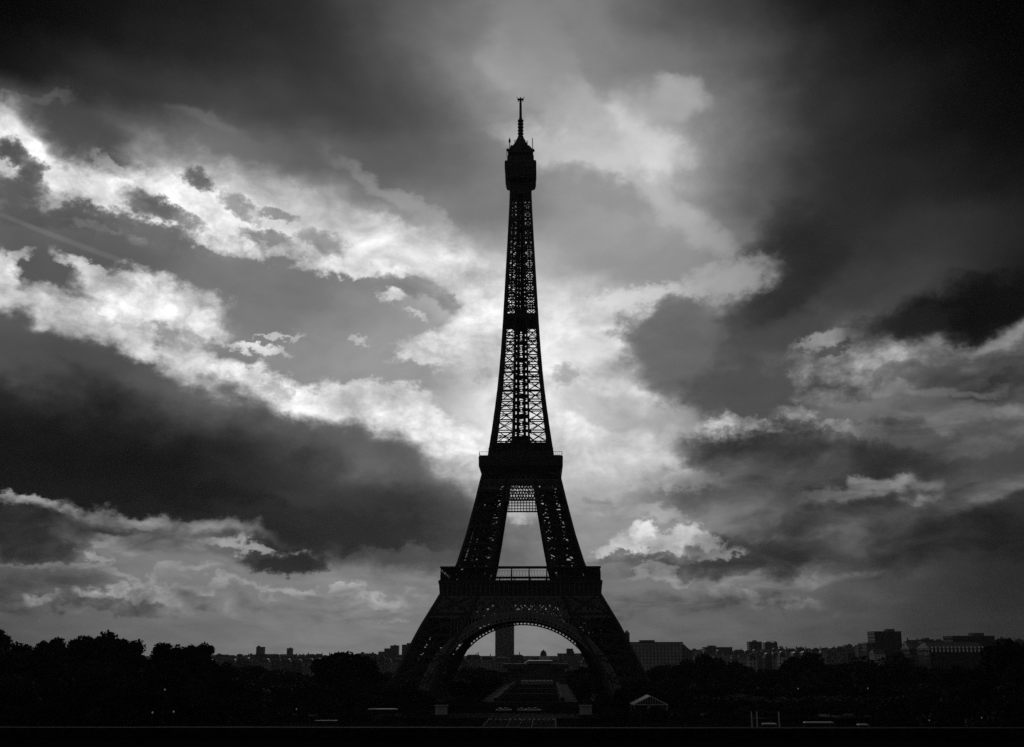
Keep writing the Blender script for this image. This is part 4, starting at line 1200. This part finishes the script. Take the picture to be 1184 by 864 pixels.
# white pavilion tent with a gabled roof on the right
D = 428; p = at(748.5, D); k = scale_at(D); zr = at(748, D, 804).z; ze = at(748, D, 814).z; hw = 20/k
t = tag(empty('pavilion_tent', (p.x, D, 0)), 'white pavilion tent with a low pointed gable right of the tower', 'tent')
mb = MB()
mb.loft([[(-hw, -5, ze), (0, -5, zr), (hw, -5, ze), (hw, -5, ze-.35), (0, -5, zr-.35), (-hw, -5, ze-.35)], [(-hw, 7, ze), (0, 7, zr), (hw, 7, ze), (hw, 7, ze-.35), (0, 7, zr-.35), (-hw, 7, ze-.35)]])
mb.build('roof', canvas, t)
mb = MB()
mb.beam((-hw*.94, -4.9, ze-.1), (hw*.94, -4.9, ze-.1), .22)
for i in range(-6, 7): mb.beam((i*hw/7, -4.9, ze-.1), (i*hw/7, -4.9, zr-.4-(zr-ze)*abs(i)/7), .14)
mb.build('gable_truss', white_paint, t)
for sx in (-1, 1):
    for yy in (-4.8, 6.8):
        mb = MB(); mb.beam((sx*hw*.92, yy, 0), (sx*hw*.92, yy, ze-.2), .2); mb.build('post', white_paint, t)
# row of small white tents at the far end of the lawns
G = 'white tents at the far end of the lawns'
proto = None
for i in range(9):
    D = 872; px = 604.5+i*4.1; p = at(px, D)
    if proto is None:
        proto = tag(empty('market_tent', (p.x, D, 0)), 'small white peaked tent in the row at the far end of the lawns', 'tent', G)
        mb = MB(); mb.square([(1.35, 2.2), (1.35, 2.5), (.7, 2.9), (.08, 3.5)]); mb.build('canopy', canvas, proto)
        for sx in (-1, 1):
            for sy in (-1, 1):
                mb = MB(); mb.beam((sx*1.25, sy*1.25, 0), (sx*1.25, sy*1.25, 2.3), .08); mb.build('post', white_paint, proto)
        mb = MB(); mb.box(-1.3, 1.3, 1.2, 1.26, 0, 2.3); mb.build('back_panel', canvas, proto)
    else:
        c = copy_tree(proto); c.location = (p.x, D, 0)
# coaches and vans
coach_body = material('dark_coach_paint', .06, .4, .2, .8)
def coach(x, y, rz, L, label, hgt=3.5, group=None):
    t = tag(empty('coach', (x, y, 0), rz), label, 'coach', group); hl = L/2
    mb = MB(); mb.loft([[(-hl, -1.25, z0), (hl-.15*q, -1.25, z0), (hl-.15*q, 1.25, z0), (-hl, 1.25, z0)] for z0, q in ((.45, 0), (1.0, 0), (hgt-.3, 1.5))])
    mb.build('body', coach_body, t)
    mb = MB(); mb.loft([[(-hl, -1.25, hgt-.297), (hl-.23, -1.25, hgt-.297), (hl-.23, 1.25, hgt-.297), (-hl, 1.25, hgt-.297)], [(-hl+.2, -1.05, hgt), (hl-.5, -1.05, hgt), (hl-.5, 1.05, hgt), (-hl+.2, 1.05, hgt)]])
    mb.build('roof', white_paint, t)
    for sy in (-1, 1):
        mb = MB(); mb.box(-hl+.4, hl-.6, *sorted((sy*1.253, sy*1.28)), min(1.6, hgt*.5), hgt-.45); mb.build('window_band', glass_dark, t)
    mb = MB(); mb.loft([[(hl-.0, -1.1, 1.3), (hl+.03, -1.1, 1.3), (hl+.03, 1.1, 1.3), (hl, 1.1, 1.3)], [(hl-.24, -1.1, hgt-.6), (hl-.18, -1.1, hgt-.6), (hl-.18, 1.1, hgt-.6), (hl-.24, 1.1, hgt-.6)]]); mb.build('windscreen', glass_dark, t)
    for xx in (-hl*.55, hl*.62):
        for sy in (-1, 1):
            mb = MB(); mb.tube((xx, sy*1.0, .5), (xx, sy*1.27, .5), .5, n=14); mb.build('wheel', dark_metal, t)
    return t
D = 424; p = at(445, D); coach(p.x, D, 0, 11.6, 'dark coach with a bright white roof parked in the dark before the left tower foot', 3.4)
D = 362; p = at(941, D); coach(p.x, D, 0, 9.6, 'dark coach with a pale roof at the bottom right below the black trees', 1.5+.9)
D = 362; p = at(885, D); coach(p.x, D, 0, 4.8, 'short white roofed van parked between the white posts at lower right', 1.95)
D = 362; p = at(991, D); coach(p.x, D, 0, 3.6, 'smallest white roofed van at the far right of the parked vehicles', 1.75)
def car(x, y, rz, label, group=None, mat=None):
    t = tag(empty('parked_car', (x, y, 0), rz), label, 'car', group)
    mb = MB(); mb.loft([[(-2.1, -.85, .35), (2.1, -.85, .35), (2.1, .85, .35), (-2.1, .85, .35)], [(-2.15, -.9, .7), (2.15, -.9, .65), (2.15, .9, .65), (-2.15, .9, .7)], [(-2.05, -.85, .98), (1.9, -.85, .88), (1.9, .85, .88), (-2.05, .85, .98)]])
    mb.build('body', mat or white_paint, t)
    mb = MB(); mb.loft([[(-1.7, -.78, .983), (1.0, -.78, .95), (1.0, .78, .95), (-1.7, .78, .983)], [(-1.1, -.62, 1.38), (.35, -.62, 1.38), (.35, .62, 1.38), (-1.1, .62, 1.38)]]); mb.build('cabin', glass_dark, t)
    mb = MB(); mb.loft([[(-1.12, -.63, 1.383), (.37, -.63, 1.383), (.37, .63, 1.383), (-1.12, .63, 1.383)], [(-1.0, -.55, 1.45), (.25, -.55, 1.45), (.25, .55, 1.45), (-1.0, .55, 1.45)]]); mb.build('roof', mat or white_paint, t)
    for xx in (-1.35, 1.35):
        for sy in (-1, 1):
            mb = MB(); mb.tube((xx, sy*.7, .33), (xx, sy*.92, .33), .33, n=12); mb.build('wheel', dark_metal, t)
    return t
for px, D, lab in ((579, 470, 'pale car on the quay road under the left half of the arch'), (586, 472, 'pale car on the quay road, second from the left'), (604, 471, 'pale car on the quay road in the middle of the arch'),
                   (613, 470, 'pale car on the quay road right of the middle, first of a close pair'), (619.5, 472, 'pale car on the quay road, rightmost of the close pair')):
    p = at(px, D); car(p.x, D, 0, lab)
# white frame with two posts left and one right
D = 358; k = scale_at(D); p = at(880.5, D); zt = at(880, D, 823).z
t = tag(empty('gate_frame', (p.x, D, 0)), 'tall white frame of three posts and a thin top bar at lower right', 'frame')
for px in (865, 871, 896):
    mb = MB(); xx = (px-880.5)/k; mb.beam((xx, 0, 0), (xx, 0, zt), .36); mb.build('post', white_paint, t)
mb = MB(); mb.beam((-9.4/k, 0, zt-.12), (15.5/k, 0, zt-.12), .16); mb.build('crossbar', dark_metal, t)
# kiosk on the left
D = 395; p = at(381, D); k = scale_at(D); zt = at(381, D, 833).z
t = tag(empty('kiosk', (p.x, D, 0)), 'small flat roofed kiosk with pale panels at the lower left', 'kiosk')
mb = MB(); mb.box(-11/k, 11/k, -1.5, 1.5, 0, zt-.25); mb.build('body', dark_metal, t)
mb = MB(); mb.box(-12.5/k, 12.5/k, -2.0, 1.8, zt-.24, zt); mb.build('roof', slate, t)
for q in (-8.2, -2.4, 4.2):
    mb = MB(); mb.box((q-2)/k, (q+2)/k, -1.54, -1.503, .5, zt-.6); mb.build('panel', paving, t)
# low pavilion with a pitched roof left inside the arch
D = 690; p = at(545, D)
t = tag(empty('park_pavilion', (p.x, D, 0)), 'low park pavilion with a wide grey pitched roof at the left inside the arch', 'pavilion')
mb = MB(); mb.box(-9, 9, -4, 4, 0, 4.0); mb.build('wall', paving, t)
mb = MB(); mb.loft([[(-10, -5, 4.003), (10, -5, 4.003), (10, 5, 4.003), (-10, 5, 4.003)], [(-7, -.2, 7.2), (7, -.2, 7.2), (7, .2, 7.2), (-7, .2, 7.2)]]); mb.build('roof', zinc, t)
# lamps
def lamp(px, py, D, label):
    p = at(px, D); z = at(px, D, py).z
    t = tag(empty('street_lamp', (p.x, D, 0)), label, 'lamp')
    mb = MB(); mb.tube((0, 0, 0), (0, 0, .9), .16, .11); mb.tube((0, 0, .9), (0, 0, z-.13), .07, .04); mb.build('pole', dark_metal, t)
    mb = MB(); mb.lathe([(.02, z-.15), (.1, z-.09), (.13, z), (.1, z+.09), (.02, z+.14)], 10); g = mb.build('globe', bulb, t)
for a in ((194, 797.5, 168, 'tall lit street lamp among the black trees at the left'), (182, 824, 160, 'lit street lamp low in the dark at the left, nearest the bottom left corner'),
          (206, 823, 162, 'lit street lamp low at the left, right one of two'), (346, 820, 230, 'lit street lamp in the dark under the dome shaped tree'),
          (1000, 796, 225, 'brightest lit lamp in the black trees on the right'), (920, 796.5, 240, 'lit lamp under the dome tree on the right'),
          (1067, 833, 240, 'lit lamp low at the right near the bottom edge'), (1127, 830, 235, 'lit lamp low at the far right')):
    lamp(*a)

# ------------------------------------------------------------------ haze over the city
hz = MB(); hz.box(-9500, 9500, -9500, 9500, -1.2, 336)
hm = bpy.data.materials.new('thin_haze'); hm.use_nodes = True; ht = hm.node_tree
ht.nodes.remove(ht.nodes['Principled BSDF'])
pv = ht.nodes.new('ShaderNodeVolumePrincipled'); pv.inputs['Color'].default_value = (.8, .8, .8, 1); pv.inputs['Density'].default_value = 0.00004
pv.inputs['Anisotropy'].default_value = .3
ht.links.new(pv.outputs[0], ht.nodes['Material Output'].inputs['Volume'])
o = tag(hz.build('haze', hm), kind='stuff')
hm.cycles.homogeneous_volume = True
